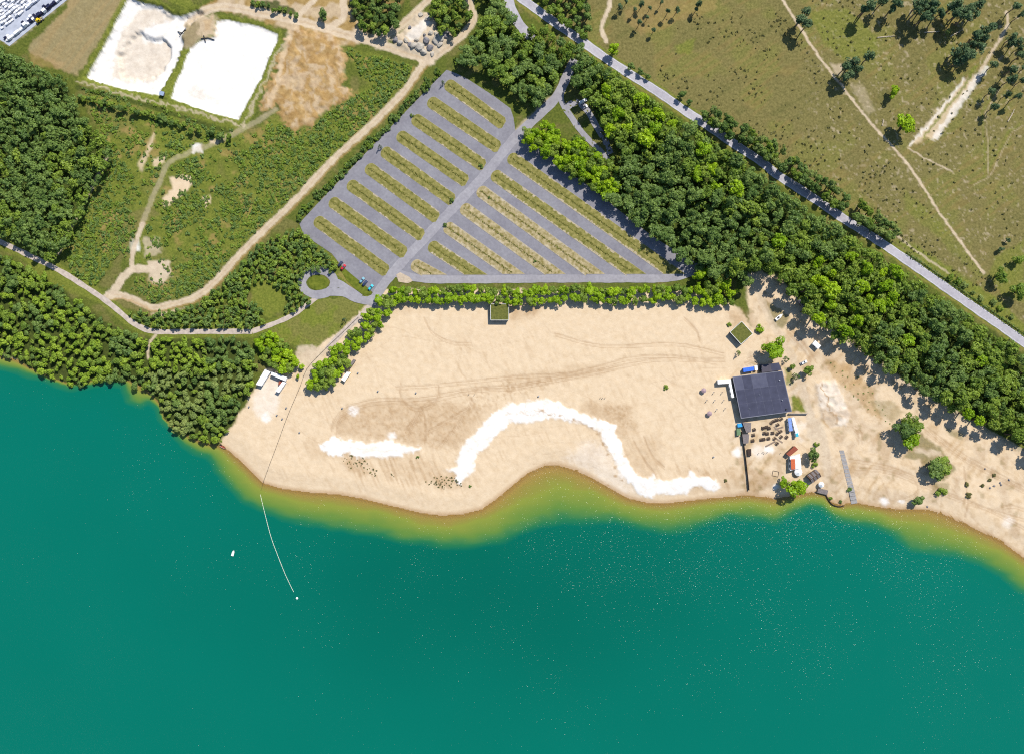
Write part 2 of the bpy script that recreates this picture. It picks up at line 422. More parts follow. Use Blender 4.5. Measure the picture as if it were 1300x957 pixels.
s, m = mask_poly([(255,12),(300,-20),(440,-20),(480,50),(430,60),(372,40),(300,18)], 5); put(PALE, (s, m*smooth(.4,.6,n15[s])), .6)
put(SCRUB, mask_poly(T(320,0,3.94,[(0,0),(120,10),(230,60),(210,80),(100,50),(0,40)]), 3), .9)
put(SCRUB, mask_poly(T(320,0,3.94,[(480,0),(760,0),(740,110),(640,190),(560,140),(510,90)]), 4), .9)
put(OCH, mask_poly(T(320,0,3.94,[(650,0),(760,0),(740,40),(660,60)]), 4), .5)
put(GRASS, mask_poly(T(0,0,3.94,[(780,-10),(960,-10),(965,25),(930,40),(860,15)]), 3), .85)
put(WHITE, mask_poly(POND_A, 2, .5), 1); put(WHITE, mask_poly(POND_B, 1.5, .35), 1)
put(PALE, mask_poly(T(0,0,3.94,[(590,160),(680,40),(760,30),(840,60),(860,90),(760,110),(690,150),(700,190),(760,200),(830,190),(840,260),(820,330),(760,400),(640,410),(540,380),(560,270)]), 6), .62)
put(PALE, mask_poly(T(0,0,3.94,[(920,440),(980,430),(1080,490),(1020,500),(950,480)]), 5), .3)
put(GRASS, mask_poly(T(0,0,3.94,[(905,245),(945,250),(900,370),(855,480),(800,470),(830,400)]), 2), .95)
hp_ = T(0,0,3.94,[(915,100),(1000,75),(1080,90),(1075,180),(1010,195),(945,240),(905,225),(912,160)])
put(PALE, mask_poly(hp_, 7, 1.5), .9); put(SCRUB, mask_poly(T(0,0,3.94,[(930,110),(995,80),(1000,130),(970,190),(1010,170),(1000,200),(940,240),(905,210),(920,160)]), 8, 2), .6); put(OCH, mask_poly(hp_, 8, 2), .25)
put(OCH, mask_poly(T(0,0,3.94,[(1020,110),(1060,90),(1050,150),(1020,160)]), 3), .4)
put(PALE, mask_poly(GRAVEL, 4), .95); put(WHITE, mask_poly(T(480,0,8.125,[(280,370),(420,240),(500,170),(530,250),(480,340),(420,400),(340,420)]), 3), .55)
# beach
put(SAND, mask_poly(BEACH, 4), 1); put(SAND, mask_poly(EAST, 6), 1)
s, m = mask_poly(EAST, 6)
put(PALE, (s, m * smooth(.42,.62,n15[s])), .45); put(OCH, (s, m * smooth(.52,.7,n6[s])), .22)
damp_zones = [
    (T(320,440,3.94,[(395,390),(470,310),(600,270),(880,262),(1050,290),(1190,310),(1120,400),(1040,500),(860,500),(740,470),(560,460),(420,440)]), .5),
    (T(320,440,3.94,[(430,530),(570,550),(580,620),(540,640),(480,610)]), .6), (T(320,440,3.94,[(260,480),(330,500),(420,550),(300,550)]), .4),
    (T(320,440,3.94,[(600,560),(820,530),(960,600),(900,690),(700,640)]), .35), (T(320,440,3.94,[(900,640),(1010,630),(1080,650),(1060,700),(920,700)]), .6),
    (T(640,440,3.94,[(420,260),(640,300),(660,420),(590,470),(510,370),(380,320)]), .5), (T(640,440,3.94,[(600,480),(780,430),(800,560),(760,660),(680,650),(610,560)]), .35),
    (T(640,440,3.94,[(0,140),(560,80),(540,130),(0,210)]), .35), (T(640,440,3.94,[(400,510),(480,520),(470,580),(400,600)]), .5),
    (T(640,440,3.94,[(860,600),(1300,620),(1300,735),(1100,720),(1090,690),(1040,650),(900,655)]), .35), (T(640,440,3.94,[(920,700),(980,692),(1010,720),(930,722)]), .6),
    (T(900,530,8.125,[(420,560),(700,590),(720,680),(560,740),(420,730)]), .5), ([(505,382),(560,384),(520,396),(490,400)], .3), ([(645,385),(690,388),(680,402),(648,410)], .7),
    ([(926,398),(944,396),(950,410),(930,418)], .6),
]
for poly, a in damp_zones:
    s, m = mask_poly(poly, 12, 2.0)
    put(DAMP, (s, m * (.55 + .9*(n6[s]-.3))), a)
# raking marks and wheel ruts
rake1 = vnoise(GX*.3+GY*.95, GX*.95-GY*.3, 2.6, 31, 1); rake2 = vnoise(GX*.92-GY*.4, (GX*.4+GY*.92)*.12, 2.2, 32, 1)
s, m = mask_poly([(330,480),(470,430),(920,420),(925,620),(840,630),(700,580),(560,645),(340,610)], 30)
put(DAMP, (s, m * smooth(.55,.8,rake2[s]) * smooth(.45,.6,n15[s])), .2)
for zp, rk_, a_ in ((T(640,440,3.94,[(0,150),(250,140),(260,220),(60,240),(0,260)]), rake1, .4), (T(640,440,3.94,[(440,270),(650,300),(640,420),(560,400),(500,340)]), rake1, .5), (T(320,440,3.94,[(420,330),(700,280),(1150,300),(1000,500),(560,460)]), rake1, .4), (T(320,440,3.94,[(1050,210),(1300,180),(1300,270),(1100,330)]), rake1, .4), (T(640,440,3.94,[(860,590),(1200,620),(1220,730),(1080,700),(900,650)]), rake2, .5), (T(320,440,3.94,[(420,540),(860,540),(980,700),(560,690)]), rake2, .35)):
    s, m = mask_poly(zp, 14, 1); put(DAMP, (s, m * smooth(.5,.8,rk_[s])), a_)
rt = random.Random(77)
for k in range(70):
    x0, y0, a0 = rt.uniform(340,920), rt.uniform(400,610), rt.uniform(0,6.28)
    q = [(x0,y0)]
    for j in range(rt.randrange(4,12)):
        a0 += rt.uniform(-.35,.35); q.append((q[-1][0]+12*math.cos(a0), q[-1][1]+8*math.sin(a0)))
    q = [p for p in q if 330 < p[0] < 925 and 395 < p[1] < 620]
    if len(q) > 2:
        s, m = mask_line(q, .5, 1.0, .2); WT2[s] = np.maximum(WT2[s], m * rt.uniform(.15,.4))
RUTS = [T(320,440,3.94,[(395,410),(405,370),(450,320),(520,285),(640,258),(760,262),(880,250),(1000,225),(1120,205),(1300,192)]) + T(640,440,3.94,[(120,178),(300,140),(480,95),(620,55),(760,42),(920,52),(1060,78)]),
 T(320,440,3.94,[(420,420),(430,375),(480,330),(560,290),(660,272),(780,275),(900,262),(1120,215),(1300,205)]) + T(640,440,3.94,[(120,190),(300,155),(480,120),(600,90),(760,60),(920,60),(1100,60)]),
 T(320,440,3.94,[(745,180),(738,225),(755,268),(795,300),(840,308),(885,295),(920,262),(935,220),(930,190)]), T(320,440,3.94,[(720,200),(900,190),(1300,148)]) + T(640,440,3.94,[(160,140),(330,128),(500,90)]),
 T(320,440,3.94,[(765,415),(800,370),(838,312),(880,275),(910,262)]), T(320,440,3.94,[(780,420),(815,372),(850,315)]), T(320,440,3.94,[(860,330),(868,420),(860,470)]),
 T(320,440,3.94,[(880,420),(1000,350),(1080,300),(1100,250)]), T(320,440,3.94,[(930,500),(1000,420),(1060,330)]), T(320,220,3.94,[(860,720),(900,790),(990,840),(1100,850)]),
 T(640,220,3.94,[(900,720),(960,780),(975,830)]), T(640,220,3.94,[(250,800),(500,860),(850,850),(1100,900)]), T(640,440,3.94,[(650,470),(700,560),(760,640)]), T(640,440,3.94,[(700,450),(740,540),(800,600)]),
 T(970,440,3.94,[(420,560),(600,590),(740,640),(900,720),(1100,800),(1300,900)]), T(970,440,3.94,[(440,600),(620,620),(800,690),(1000,770),(1300,860)]), T(970,440,3.94,[(440,400),(470,430),(465,470)]), T(970,440,3.94,[(455,395),(490,430),(485,470)]),
 T(970,440,3.94,[(800,410),(900,490),(1000,560),(1150,640),(1300,720)]), T(970,440,3.94,[(820,405),(920,480),(1020,550),(1170,630),(1300,700)]), T(970,440,3.94,[(700,760),(750,740),(770,700),(750,665)]),
 T(970,440,3.94,[(1190,800),(1240,790),(1300,810)]), T(970,440,3.94,[(1000,600),(1010,700),(1020,780),(1005,850)]),
 T(900,360,7.22,[(350,690),(460,640),(520,560),(540,500)]), T(900,360,7.22,[(330,730),(430,680)]),
 T(970,220,3.94,[(110,780),(180,860),(230,930)]), T(970,220,3.94,[(130,770),(200,850),(260,935)])]
for q in RUTS:
    q = resample(q, 4)
    s, m = mask_line(q, .9, 1.2, .15)
    WT2[s] = np.maximum(WT2[s], m * (.5 + .7*(n6[s]-.2)))
    s, m = mask_line([(x+.9, y+3.6) for x, y in q], .7, 1.0, .15)
    WT2[s] = np.maximum(WT2[s], .6 * m)
# building-site ground in the east
for poly, ch, a in [
    (T(970,440,3.94,[(255,180),(360,170),(400,260),(435,345),(400,395),(330,400),(290,350),(270,250)]), WHITE, .4), (T(970,440,3.94,[(300,60),(420,90),(540,200),(560,300),(600,370),(520,330),(430,220),(340,150)]), OCH, .55),
    (T(970,440,3.94,[(280,300),(350,330),(370,390),(300,400)]), OCH, .45), (T(970,440,3.94,[(520,270),(640,270),(700,330),(640,370),(560,330)]), HEATH, .4),
    (T(970,440,3.94,[(770,430),(880,500),(960,610),(900,670),(830,640),(780,560),(690,560),(740,480)]), HEATH, .75), (T(970,440,3.94,[(840,680),(930,680),(920,740),(850,740)]), HEATH, .5),
    (T(970,440,3.94,[(740,500),(850,515),(890,530),(890,550),(760,530)]), PALE, .9), (T(970,440,3.94,[(900,400),(1010,430),(990,470),(920,440)]), HEATH, .6),
    (T(900,360,7.22,[(480,130),(600,200),(740,300),(700,400),(620,420),(560,330)]), HEATH, .75), (T(900,360,7.22,[(660,440),(760,480),(900,520),(900,660),(760,560)]), PALE, .8),
    (T(900,440,8.125,[(800,300),(1000,330),(1080,700),(1120,942),(1020,942),(990,660),(960,500),(830,400)]), PALE, .8), (T(900,440,8.125,[(780,230),(850,240),(860,400),(800,400)]), GRASS, .8),
    (T(900,440,8.125,[(820,380),(960,380),(975,520),(835,510)]), PALE, .95), (T(900,440,8.125,[(845,515),(985,530),(1000,665),(855,670)]), GRASS, 1.0),
    (T(970,440,3.94,[(210,350),(290,370),(310,480),(340,560),(330,680),(290,640),(280,540),(230,470)]), PALE, .7),
    (T(900,530,8.125,[(880,20),(1010,60),(930,190),(960,240),(920,260)]), WHITE, .3),
]:
    put(ch, mask_poly(poly, 4), a)
s, m = mask_poly(EAST, 6)
put(OCH, (s, m * smooth(.5,.75, vnoise(GX[s]*.8+GY[s]*.6, (GX[s]*.6-GY[s]*.8)*.2, 5, 48)) * smooth(.4,.6,n40[s])), .4); put(DAMP, (s, m * smooth(.55,.75, n15[s])), .35); put(HEATH, (s, m * smooth(.62,.8, n6[s]) * smooth(.45,.6,n15[s])), .35)
rt = random.Random(78)
for k in range(60):
    x0, y0 = rt.uniform(1000,1290), rt.uniform(440,650); a0 = rt.uniform(.3,.9) if rt.random() < .7 else rt.uniform(0,6.28)
    q = [(x0,y0)]
    for j in range(rt.randrange(4,14)):
        a0 += rt.uniform(-.2,.2); q.append((q[-1][0]+10*math.cos(a0), q[-1][1]+10*math.sin(a0)))
    if len(q) > 2:
        s, m = mask_line(q, .5, 1.0, .2); WT2[s] = np.maximum(WT2[s], m * rt.uniform(.2,.5) * pip(GX[s], GY[s], EAST))
        s, m = mask_line([(x+1,y+3) for x,y in q], .5, 1.0, .2); WT2[s] = np.maximum(WT2[s], m * rt.uniform(.15,.4) * pip(GX[s], GY[s], EAST))
put(DAMP, mask_line(T(970,440,3.94,[(285,190),(310,240),(330,310),(355,345),(362,385)]), .7, 1.5, 1.6), .9)
put(DAMP, mask_line(T(970,440,3.94,[(262,200),(290,300),(310,400)]), .5, 1.5, 1.6), .6)
for (x, y), r in [((449,521),8), ((936.5,574),8), ((963,572),11), ((976,570),7), ((1123,637),7), ((1145,637),5), ((985,618),5), ((1280,662),10), ((497,553),7), ((337,530),8)]:
    s = sl_([(x,y)], r*2); d = np.hypot(wx[s]-x, wy[s]-y); put(WHITE, (s, 1 - smooth(r*.35, r*1.1, d)), .85 if r < 10 else .5)
put(WHITE, mask_poly(T(640,440,3.94,[(420,470),(500,500),(560,600),(640,700),(660,750),(560,720),(450,640),(300,560),(380,500)]), 16, 2), .3)
put(WHITE, mask_poly(T(310,400,7.22,[(200,500),(390,570),(330,720),(300,900),(120,930),(60,850),(120,660)]), 8), .4)
streak = vnoise(GX*.12, GY, 2.6, 49, 2)
s, m = mask_poly(WHITE_A, 5, 1.6); put(WHITE, (s, np.clip(m * (.35 + 1.3*streak[s] + .8*smooth(470,420,GX[s])), 0, 1)), 1)
s, m = mask_poly(WHITE_B, 4, 1.3); put(WHITE, (s, np.clip(m * (.55 + 1.0*n6[s]), 0, 1)), 1)
for p_ in T(640,440,3.94,[(190,320),(220,340),(280,345),(350,370),(440,405),(465,430),(500,490),(515,545),(555,605),(560,640),(590,665),(520,690)]):
    s = sl_([p_], 6); d = np.hypot((wx[s]-p_[0])*.7+(wy[s]-p_[1])*.3, wy[s]-p_[1]); put(DAMP, (s, 1 - smooth(.6, 2.4, d)), .8)
put(DAMP, mask_line(T(640,440,3.94,[(100,345),(190,325),(230,345),(290,350),(350,372),(440,408),(468,432),(500,490),(515,540)]), .5, 1.4, 1.2), .45)
put(PALE, mask_line(T(640,440,3.94,[(0,340),(90,330),(180,318)]), .6, 1.4, 1.5), .5)
# paths and dirt roads
for k, (pts, hw) in DIRT.items():
    q = resample(pts, 5)
    put(PALE, mask_line(q, hw, 1.6, .5), .92 if k not in ('scrub', 'forestedge', 'woodside', 'pathrest') else (.35 if k == 'scrub' else .6))
    if k in ('north', 'fork', 'west', 'ne', 'heath'):
        s, m = mask_line(q, hw*.22, 1.0, .3); put(OCH, (s, m), .25)
    if k in ('north',):
        put(OCH, mask_line([(x+3.5,y+4.5) for x,y in q], 1.3, 1.5, .5), .6)
for p_, r in (((545,74),11), ((482,50),15), ((455,45),12), ((140,374),7)):
    s = sl_([p_], r*2); put(PALE, (s, 1 - smooth(r*.6, r, np.hypot(wx[s]-p_[0], wy[s]-p_[1]))), .9)
put(GRASS, mask_poly(LAWN_LOOP, 2), .95); s, m = mask_poly(LAWN_LOOP, 2); put(HEATH, (s, m * smooth(.4,.6,n15[s])), .45)
put(PALE, mask_poly([(378,440),(398,438),(410,444),(396,462),(380,472),(374,458)], 4), .85)
put(OCH, mask_poly([(428,347),(434,345),(456,368),(449,371)], 1.5), .7)
put(GRASS, mask_poly([(380,284),(386,300),(425,326),(436,346),(456,362),(470,372),(470,378),(440,365),(415,340),(396,332),(380,310)], 2), .6)
# east side of the lot, below the trees
put(PALE, mask_poly([(640,178),(690,130),(712,112),(706,130),(668,166),(655,178)], 3), .6)

# lake edge
lake_in = pip(GX, GY, LAKE)
near = (GX > -700) & (GX < 2000) & (GY > 300) & (GY < 2000)
ds = np.full(GX.shape, 900.0); dd = np.full(GX.shape, 900.0)
ds[near] = dist_line(GX[near], GY[near], SHORE); dd[near] = dist_line(GX[near], GY[near], DEEP)
sdist = np.where(lake_in, -ds, ds)                       # + on land
beachy = smooth(268, 290, GX)
wet = (1 - smooth(1, 8 + 4*(n40-.5), sdist)) * beachy * smooth(-6, -1, sdist)
put(SAND, allm(np.where(lake_in, 1.0, 0.0) * beachy))
put(DAMP, allm(wet * .7))
put(SAND, allm(np.where(lake_in, 1.0, 0.0) * (1 - beachy)), .8)
# gaps of verge grass stay away from hard surfaces
WT = np.clip(WT, 0, None); WT /= WT.sum(0)

deepin = pip(GX, GY, DEEP + [(3500,3600),(-3000,3600)])
tt = ds / (ds + dd + 1e-6)
depth = np.where(lake_in, np.where(deepin, 2.2 + np.minimum(dd, 200) * .09, .05 + tt * 2.15), 0)
GZ = np.where(lake_in, -1.0 - depth, -1.0 + smooth(0, 26, sdist))
def raise_(poly, dz, soft, warp=1.0, nz=None):
    s, m = mask_poly(poly, soft, warp)
    GZ[s] += m * dz * (1 if nz is None else nz[s])
raise_(POND_A, -3.2, 9); raise_(POND_B, -1.2, 6)
raise_(T(0,0,3.94,[(690,150),(740,180),(800,175),(840,220),(840,280),(800,350),(700,400),(600,380),(580,270),(640,180)]), -2.2, 5)
raise_(OCHRE, 1.3, 18, 1.6, .35 + 1.1*vnoise(wx*1.2+n15*9, wy*.8+n40*12, 7, 41)); raise_(WHITE_A, .3, 5, 1, .5+n6); raise_(WHITE_B, .35, 6, 1, .5 + n6)
raise_(GRAVEL, 1.6, 8, 1, vnoise(GX, GY, 6, 42)); raise_(BASIN, -1.0, 8); raise_(POND_A, 1.1, 8, 1, vnoise(GX*.7+GY*.7, (GX-GY)*.25, 6, 47) - .5)
raise_(T(970,440,3.94,[(255,180),(360,170),(435,345),(400,395),(290,350)]), 1.2, 8, 1, n6)
GZ -= WT2 * .12
rough = (WT[SCRUB] + WT[HEATH] + WT[GRASS]) * .5 * (vnoise(GX, GY, 3.2, 43, 2) - .5) + (WT[SAND] + WT[DAMP]) * .22 * (n6 - .5) + (WT[DAMP]+WT[WHITE]*.35) * .22 * (vnoise(GX, GY, 3.2, 44, 2) - .5)
for poly in (LOT_W, LOT_E):
    s, m = mask_poly([(x, y) for x, y in poly], 6, 0); rough[s] *= (1 - m)
for line in HARD + [[(383,360),(404,376),(430,376),(470,380),(430,345),(404,338),(383,360)]]:
    s, m = mask_line(line, 14, 6, 0); rough[s] *= (1 - m)
s, m = mask_poly([(900,455),(1060,455),(1060,630),(900,630)], 10, 0); rough[s] *= (1 - m*.85)
rough *= np.where(lake_in, 0, smooth(2, 14, sdist))
rough[(GX < -64) | (GX > 1364) | (GY < -64) | (GY > 772)] = 0
GZ += np.where(lake_in, 0, rough)

def grid_faces(nx, ny):
    i = np.arange(nx - 1); j = np.arange(ny - 1)
    I, J = np.meshgrid(i, j)
    a = (J * nx + I).ravel()
    return np.stack([a, a + nx, a + nx + 1, a + 1], 1)

def np_mesh(name, V, F, materials):
    me = bpy.data.meshes.new(name)
    me.vertices.add(len(V)); me.vertices.foreach_set('co', np.ascontiguousarray(V, np.float32).ravel())
    k = F.shape[1]
    me.loops.add(F.size); me.loops.foreach_set('vertex_index', F.astype(np.int32).ravel())
    me.polygons.add(len(F)); me.polygons.foreach_set('loop_start', np.arange(0, F.size, k, dtype=np.int32))
    for m in materials: me.materials.append(m)
    me.update(calc_edges=True)
    return me

# ---- ground material: eight covers blended by weight, each with its own node-made grain
def ground_material():
    m = bpy.data.materials.new('ground_cover'); m.use_nodes = True
    nt = m.node_tree; N = nt.nodes; L = nt.links
    b = N['Principled BSDF']; b.inputs['Roughness'].default_value = 0.95; b.inputs['Specular IOR Level'].default_value = 0.1
    tc = N.new('ShaderNodeTexCoord')
    def noise(scale, detail=5, rough=.6):
        n = N.new('ShaderNodeTexNoise'); n.inputs['Scale'].default_value = scale; n.inputs['Detail'].default_value = detail; n.inputs['Roughness'].default_value = rough
        L.new(tc.outputs['Object'], n.inputs['Vector']); return n.outputs[0]
    nf, nm, nl = noise(.75, 4, .75), noise(.25, 6, .7), noise(.03, 6, .7)
    def ramp(src, c0, c1, lo=.35, hi=.65):
        r = N.new('ShaderNodeMapRange'); r.inputs[1].default_value = lo; r.inputs[2].default_value = hi; L.new(src, r.inputs[0])
        x = N.new('ShaderNodeMix'); x.data_type = 'RGBA'; x.inputs[6].default_value = (*c0, 1); x.inputs[7].default_value = (*c1, 1)
        L.new(r.outputs[0], x.inputs[0]); return x.outputs[2]
    K = 0.58
    cols = [ramp(nm, S2L(248,224,190,.60), S2L(232,205,168,.60), .3, .7),
            ramp(nm, S2L(255,252,247,.70), S2L(252,244,232,.58), .3, .7),
            ramp(nf, S2L(205,168,124,K), S2L(178,142,100,K)),
            ramp(nm, S2L(216,178,120,K), S2L(176,136,84,K)),
            ramp(nm, S2L(240,220,190,K), S2L(216,194,166,K)),
            ramp(nf, S2L(154,158,68,K), S2L(96,112,38,K), .3, .7),
            ramp(nf, S2L(158,146,92,K), S2L(108,102,56,K), .3, .7),
            ramp(nf, S2L(92,104,46,K), S2L(54,68,30,K), .3, .7)]
    acc = None
    for a in range(2):
        at = N.new('ShaderNodeAttribute'); at.attribute_name = 'cover_a' if a == 0 else 'cover_b'
        sp = N.new('ShaderNodeSeparateColor'); L.new(at.outputs['Color'], sp.inputs[0])
        for i, w in enumerate([sp.outputs[0], sp.outputs[1], sp.outputs[2], at.outputs['Alpha']]):
            v = N.new('ShaderNodeVectorMath'); v.operation = 'SCALE'
            L.new(cols[a*4+i], v.inputs[0]); L.new(w, v.inputs['Scale'])
            if acc is None: acc = v.outputs[0]
            else:
                s = N.new('ShaderNodeVectorMath'); s.operation = 'ADD'; L.new(acc, s.inputs[0]); L.new(v.outputs[0], s.inputs[1]); acc = s.outputs[0]
    # tracks: packed, slightly browner sand
    at = N.new('ShaderNodeAttribute'); at.attribute_name = 'rut'
    x = N.new('ShaderNodeMix'); x.data_type = 'RGBA'; x.inputs[7].default_value = (*S2L(176,138,98,K), 1)
    mm = N.new('ShaderNodeMath'); mm.operation = 'MULTIPLY'; mm.inputs[1].default_value = .55; L.new(at.outputs['Fac'], mm.inputs[0])
    L.new(mm.outputs[0], x.inputs[0]); L.new(acc, x.inputs[6])
    L.new(x.outputs[2], b.inputs['Base Color'])
    bp = N.new('ShaderNodeBump'); bp.inputs['Strength'].default_value = .5; bp.inputs['Distance'].default_value = .25
    L.new(nf, bp.inputs['Height']); L.new(bp.outputs[0], b.inputs['Normal'])
    return m

V = np.stack([(GX.ravel() - CX) * U, (CY - GY.ravel()) * U, GZ.ravel()], 1)
me = np_mesh('ground', V, grid_faces(NX, NY), [ground_material()])
for nm_, arr in (('cover_a', WT[:4]), ('cover_b', WT[4:])):
    a = me.attributes.new(nm_, 'FLOAT_COLOR', 'POINT')
    a.data.foreach_set('color', np.ascontiguousarray(arr.reshape(4, -1).T, np.float32).ravel())
a = me.attributes.new('rut', 'FLOAT', 'POINT'); a.data.foreach_set('value', WT2.astype(np.float32).ravel())
me.polygons.foreach_set('use_smooth', np.ones(len(me.polygons), bool))
ground = bpy.data.objects.new('ground', me); COL.objects.link(ground)
tag(ground, 'sandy beach, scrub, heath and bare earth around the lake', 'ground', kind='structure')

def ground_z(p):
    i = min(max(np.searchsorted(gu, p[0]), 1), NX-1); j = min(max(np.searchsorted(gv, p[1]), 1), NY-1)
    return float(GZ[j, i])

def GP(p, h=0.0):
    """plan point at height h -> foot on the terrain"""
    w = WH(p, h)
    q = (w.x / U + CX, CY - w.y / U)
    w.z = ground_z(q) - .03
    return w

# ------------------------------------------------------------------ lake
lu = np.concatenate([[-8000,-3000,-1200,-500,-200,-100], np.arange(-60,1362,3.0), [1400,1500,1700,2200,3400,8000]])
lv = np.concatenate([np.arange(432,780,3.0), [790,800,820,850,900,960,1020,1100,1250,1500,1900,2500,3400,3700]])
LX, LY = np.meshgrid(lu, lv)
lin = pip(LX, LY, LAKE); din = pip(LX, LY, DEEP + [(3500,3600),(-3000,3600)])
a1, a2 = np.full(LX.shape, 900.), np.full(LX.shape, 900.)
nr = (LX > -700) & (LX < 2300)
a1[nr] = dist_line(LX[nr], LY[nr], SHORE); a2[nr] = dist_line(LX[nr], LY[nr], DEEP)
t_ = a1 / (a1 + a2 + 1e-6)
ldep = np.where(lin, np.where(din, 1 + a2 / 26.0, t_), 0)
ldep = ldep + np.where(lin, (.22*(vnoise(LX, LY, 30, 51) - .5) + .16*(vnoise(LX*.6, LY*1.6, 11, 53) - .5)) * smooth(0, .4, ldep), 0)
me = np_mesh('lake_water', np.stack([(LX.ravel()-CX)*U, (CY-LY.ravel())*U, np.full(LX.size, -1.0)], 1), grid_faces(len(lu), len(lv)), [])
a = me.attributes.new('depth', 'FLOAT', 'POINT'); a.data.foreach_set('value', ldep.astype(np.float32).ravel())
basin = np.exp(-((LX-640)/330)**2 - ((LY-745)/150)**2) + .25*(vnoise(LX, LY, 120, 52) - .5)
a = me.attributes.new('basin', 'FLOAT', 'POINT'); a.data.foreach_set('value', (np.clip(basin, 0, 1) * smooth(.75, 1.4, ldep)).astype(np.float32).ravel())
def water_material():
    m = bpy.data.materials.new('lake_water'); m.use_nodes = True
    nt = m.node_tree; N = nt.nodes; L = nt.links
    for n in list(N):
        if n.type == 'BSDF_PRINCIPLED': N.remove(n)
    out = [n for n in N if n.type == 'OUTPUT_MATERIAL'][0]
    at = N.new('ShaderNodeAttribute'); at.attribute_name = 'depth'
    tc = N.new('ShaderNodeTexCoord')
    cr = N.new('ShaderNodeValToRGB'); e = cr.color_ramp.elements     # colour of the suspended silt by depth
    mr = N.new('ShaderNodeMapRange'); mr.inputs[2].default_value = 2.5; L.new(at.outputs['Fac'], mr.inputs[0])
    stops = [(0, S2L(206,172,104,.6)), (.05, S2L(184,168,84,.6)), (.14, S2L(150,160,66,.58)), (.30, S2L(108,148,66,.57)), (.41, S2L(50,134,86,.55)), (.52, S2L(4,126,104,.55)), (1, S2L(3,126,107,.55))]
    e[0].position, e[0].color = stops[0][0], (*stops[0][1], 1)
    e[1].position, e[1].color = stops[-1][0], (*stops[-1][1], 1)
    for p, c in stops[1:-1]:
        q = e.new(p); q.color = (*c, 1)
    L.new(mr.outputs[0], cr.inputs[0])
    n = N.new('ShaderNodeTexNoise'); n.inputs['Scale'].default_value = .012; n.inputs['Detail'].default_value = 4; L.new(tc.outputs['Object'], n.inputs['Vector'])
    hm = N.new('ShaderNodeMix'); hm.data_type = 'RGBA'; hm.blend_type = 'MULTIPLY'; hm.inputs[7].default_value = (.4, .76, .74, 1)
    ab = N.new('ShaderNodeAttribute'); ab.attribute_name = 'basin'; n2 = N.new('ShaderNodeMath'); n2.operation = 'MULTIPLY_ADD'; n2.inputs[1].default_value = .25; n2.use_clamp = True; nn_ = N.new('ShaderNodeMath'); nn_.operation = 'SUBTRACT'; nn_.inputs[1].default_value = .5; L.new(n.outputs[0], nn_.inputs[0]); L.new(nn_.outputs[0], n2.inputs[0]); L.new(ab.outputs['Fac'], n2.inputs[2]); L.new(n2.outputs[0], hm.inputs[0])
    L.new(cr.outputs[0], hm.inputs[6])
    df = N.new('ShaderNodeBsdfDiffuse'); L.new(hm.outputs[2], df.inputs['Color'])
    tr = N.new('ShaderNodeBsdfTransparent'); tr.inputs[0].default_value = (.9, .8, .5, 1)
    fa = N.new('ShaderNodeMapRange'); fa.inputs[1].default_value = 0; fa.inputs[2].default_value = .35; fa.inputs[3].default_value = .25; fa.inputs[4].default_value = 1; L.new(at.outputs['Fac'], fa.inputs[0])
    body = N.new('ShaderNodeMixShader'); L.new(fa.outputs[0], body.inputs[0]); L.new(tr.outputs[0], body.inputs[1]); L.new(df.outputs[0], body.inputs[2])
    w1 = N.new('ShaderNodeTexNoise'); w1.inputs['Scale'].default_value = 1.5; w1.inputs['Detail'].default_value = 3; w1.inputs['Roughness'].default_value = .55; L.new(tc.outputs['Object'], w1.inputs['Vector'])
    bp = N.new('ShaderNodeBump'); bp.inputs['Strength'].default_value = 1.0; bp.inputs['Distance'].default_value = .36
    wd = N.new('ShaderNodeTexNoise'); wd.inputs['Scale'].default_value = .02; wd.inputs['Detail'].default_value = 3; L.new(tc.outputs['Object'], wd.inputs['Vector'])
    wr = N.new('ShaderNodeMapRange'); wr.inputs[1].default_value = .35; wr.inputs[2].default_value = .65; wr.inputs[3].default_value = .78; wr.inputs[4].default_value = 1.05; L.new(wd.outputs[0], wr.inputs[0])
    wm = N.new('ShaderNodeMath'); wm.operation = 'MULTIPLY'; L.new(w1.outputs[0], wm.inputs[0]); L.new(wr.outputs[0], wm.inputs[1]); L.new(wm.outputs[0], bp.inputs['Height'])
    gl = N.new('ShaderNodeBsdfGlossy'); gl.inputs['Roughness'].default_value = .15; L.new(bp.outputs[0], gl.inputs['Normal'])
    fr = N.new('ShaderNodeFresnel'); fr.inputs[0].default_value = 1.33; L.new(bp.outputs[0], fr.inputs['Normal'])
    mx = N.new('ShaderNodeMixShader'); L.new(fr.outputs[0], mx.inputs[0]); L.new(body.outputs[0], mx.inputs[1]); L.new(gl.outputs[0], mx.inputs[2])
    L.new(mx.outputs[0], out.inputs[0])
    return m
me.materials.append(water_material())
lake = bpy.data.objects.new('lake_water', me); COL.objects.link(lake)
tag(lake, 'turquoise green lake, yellow green over the shallows', 'lake', kind='structure')

# ------------------------------------------------------------------ roads and car park
A_LOT = mat('lot_asphalt', S2L(160,158,164,.60), .9, .06, .6, spec=.2, bump=.01)
A_ROAD = mat('road_asphalt', S2L(204,200,206,.62), .9, .06, .6, spec=.2, bump=.01)
A_LANE = mat('lane_asphalt', S2L(182,179,183,.60), .9, .06, .6, spec=.2, bump=.01)
A_PATH = mat('path_gravel', S2L(216,200,186,.60), .95, .12, .5, spec=.1, bump=.02)
KERB = mat('kerb_concrete', S2L(190,182,172,.6), .9, .1, 2)
PAINT = mat('road_paint', (.78, .78, .76), .7, .1, 3)

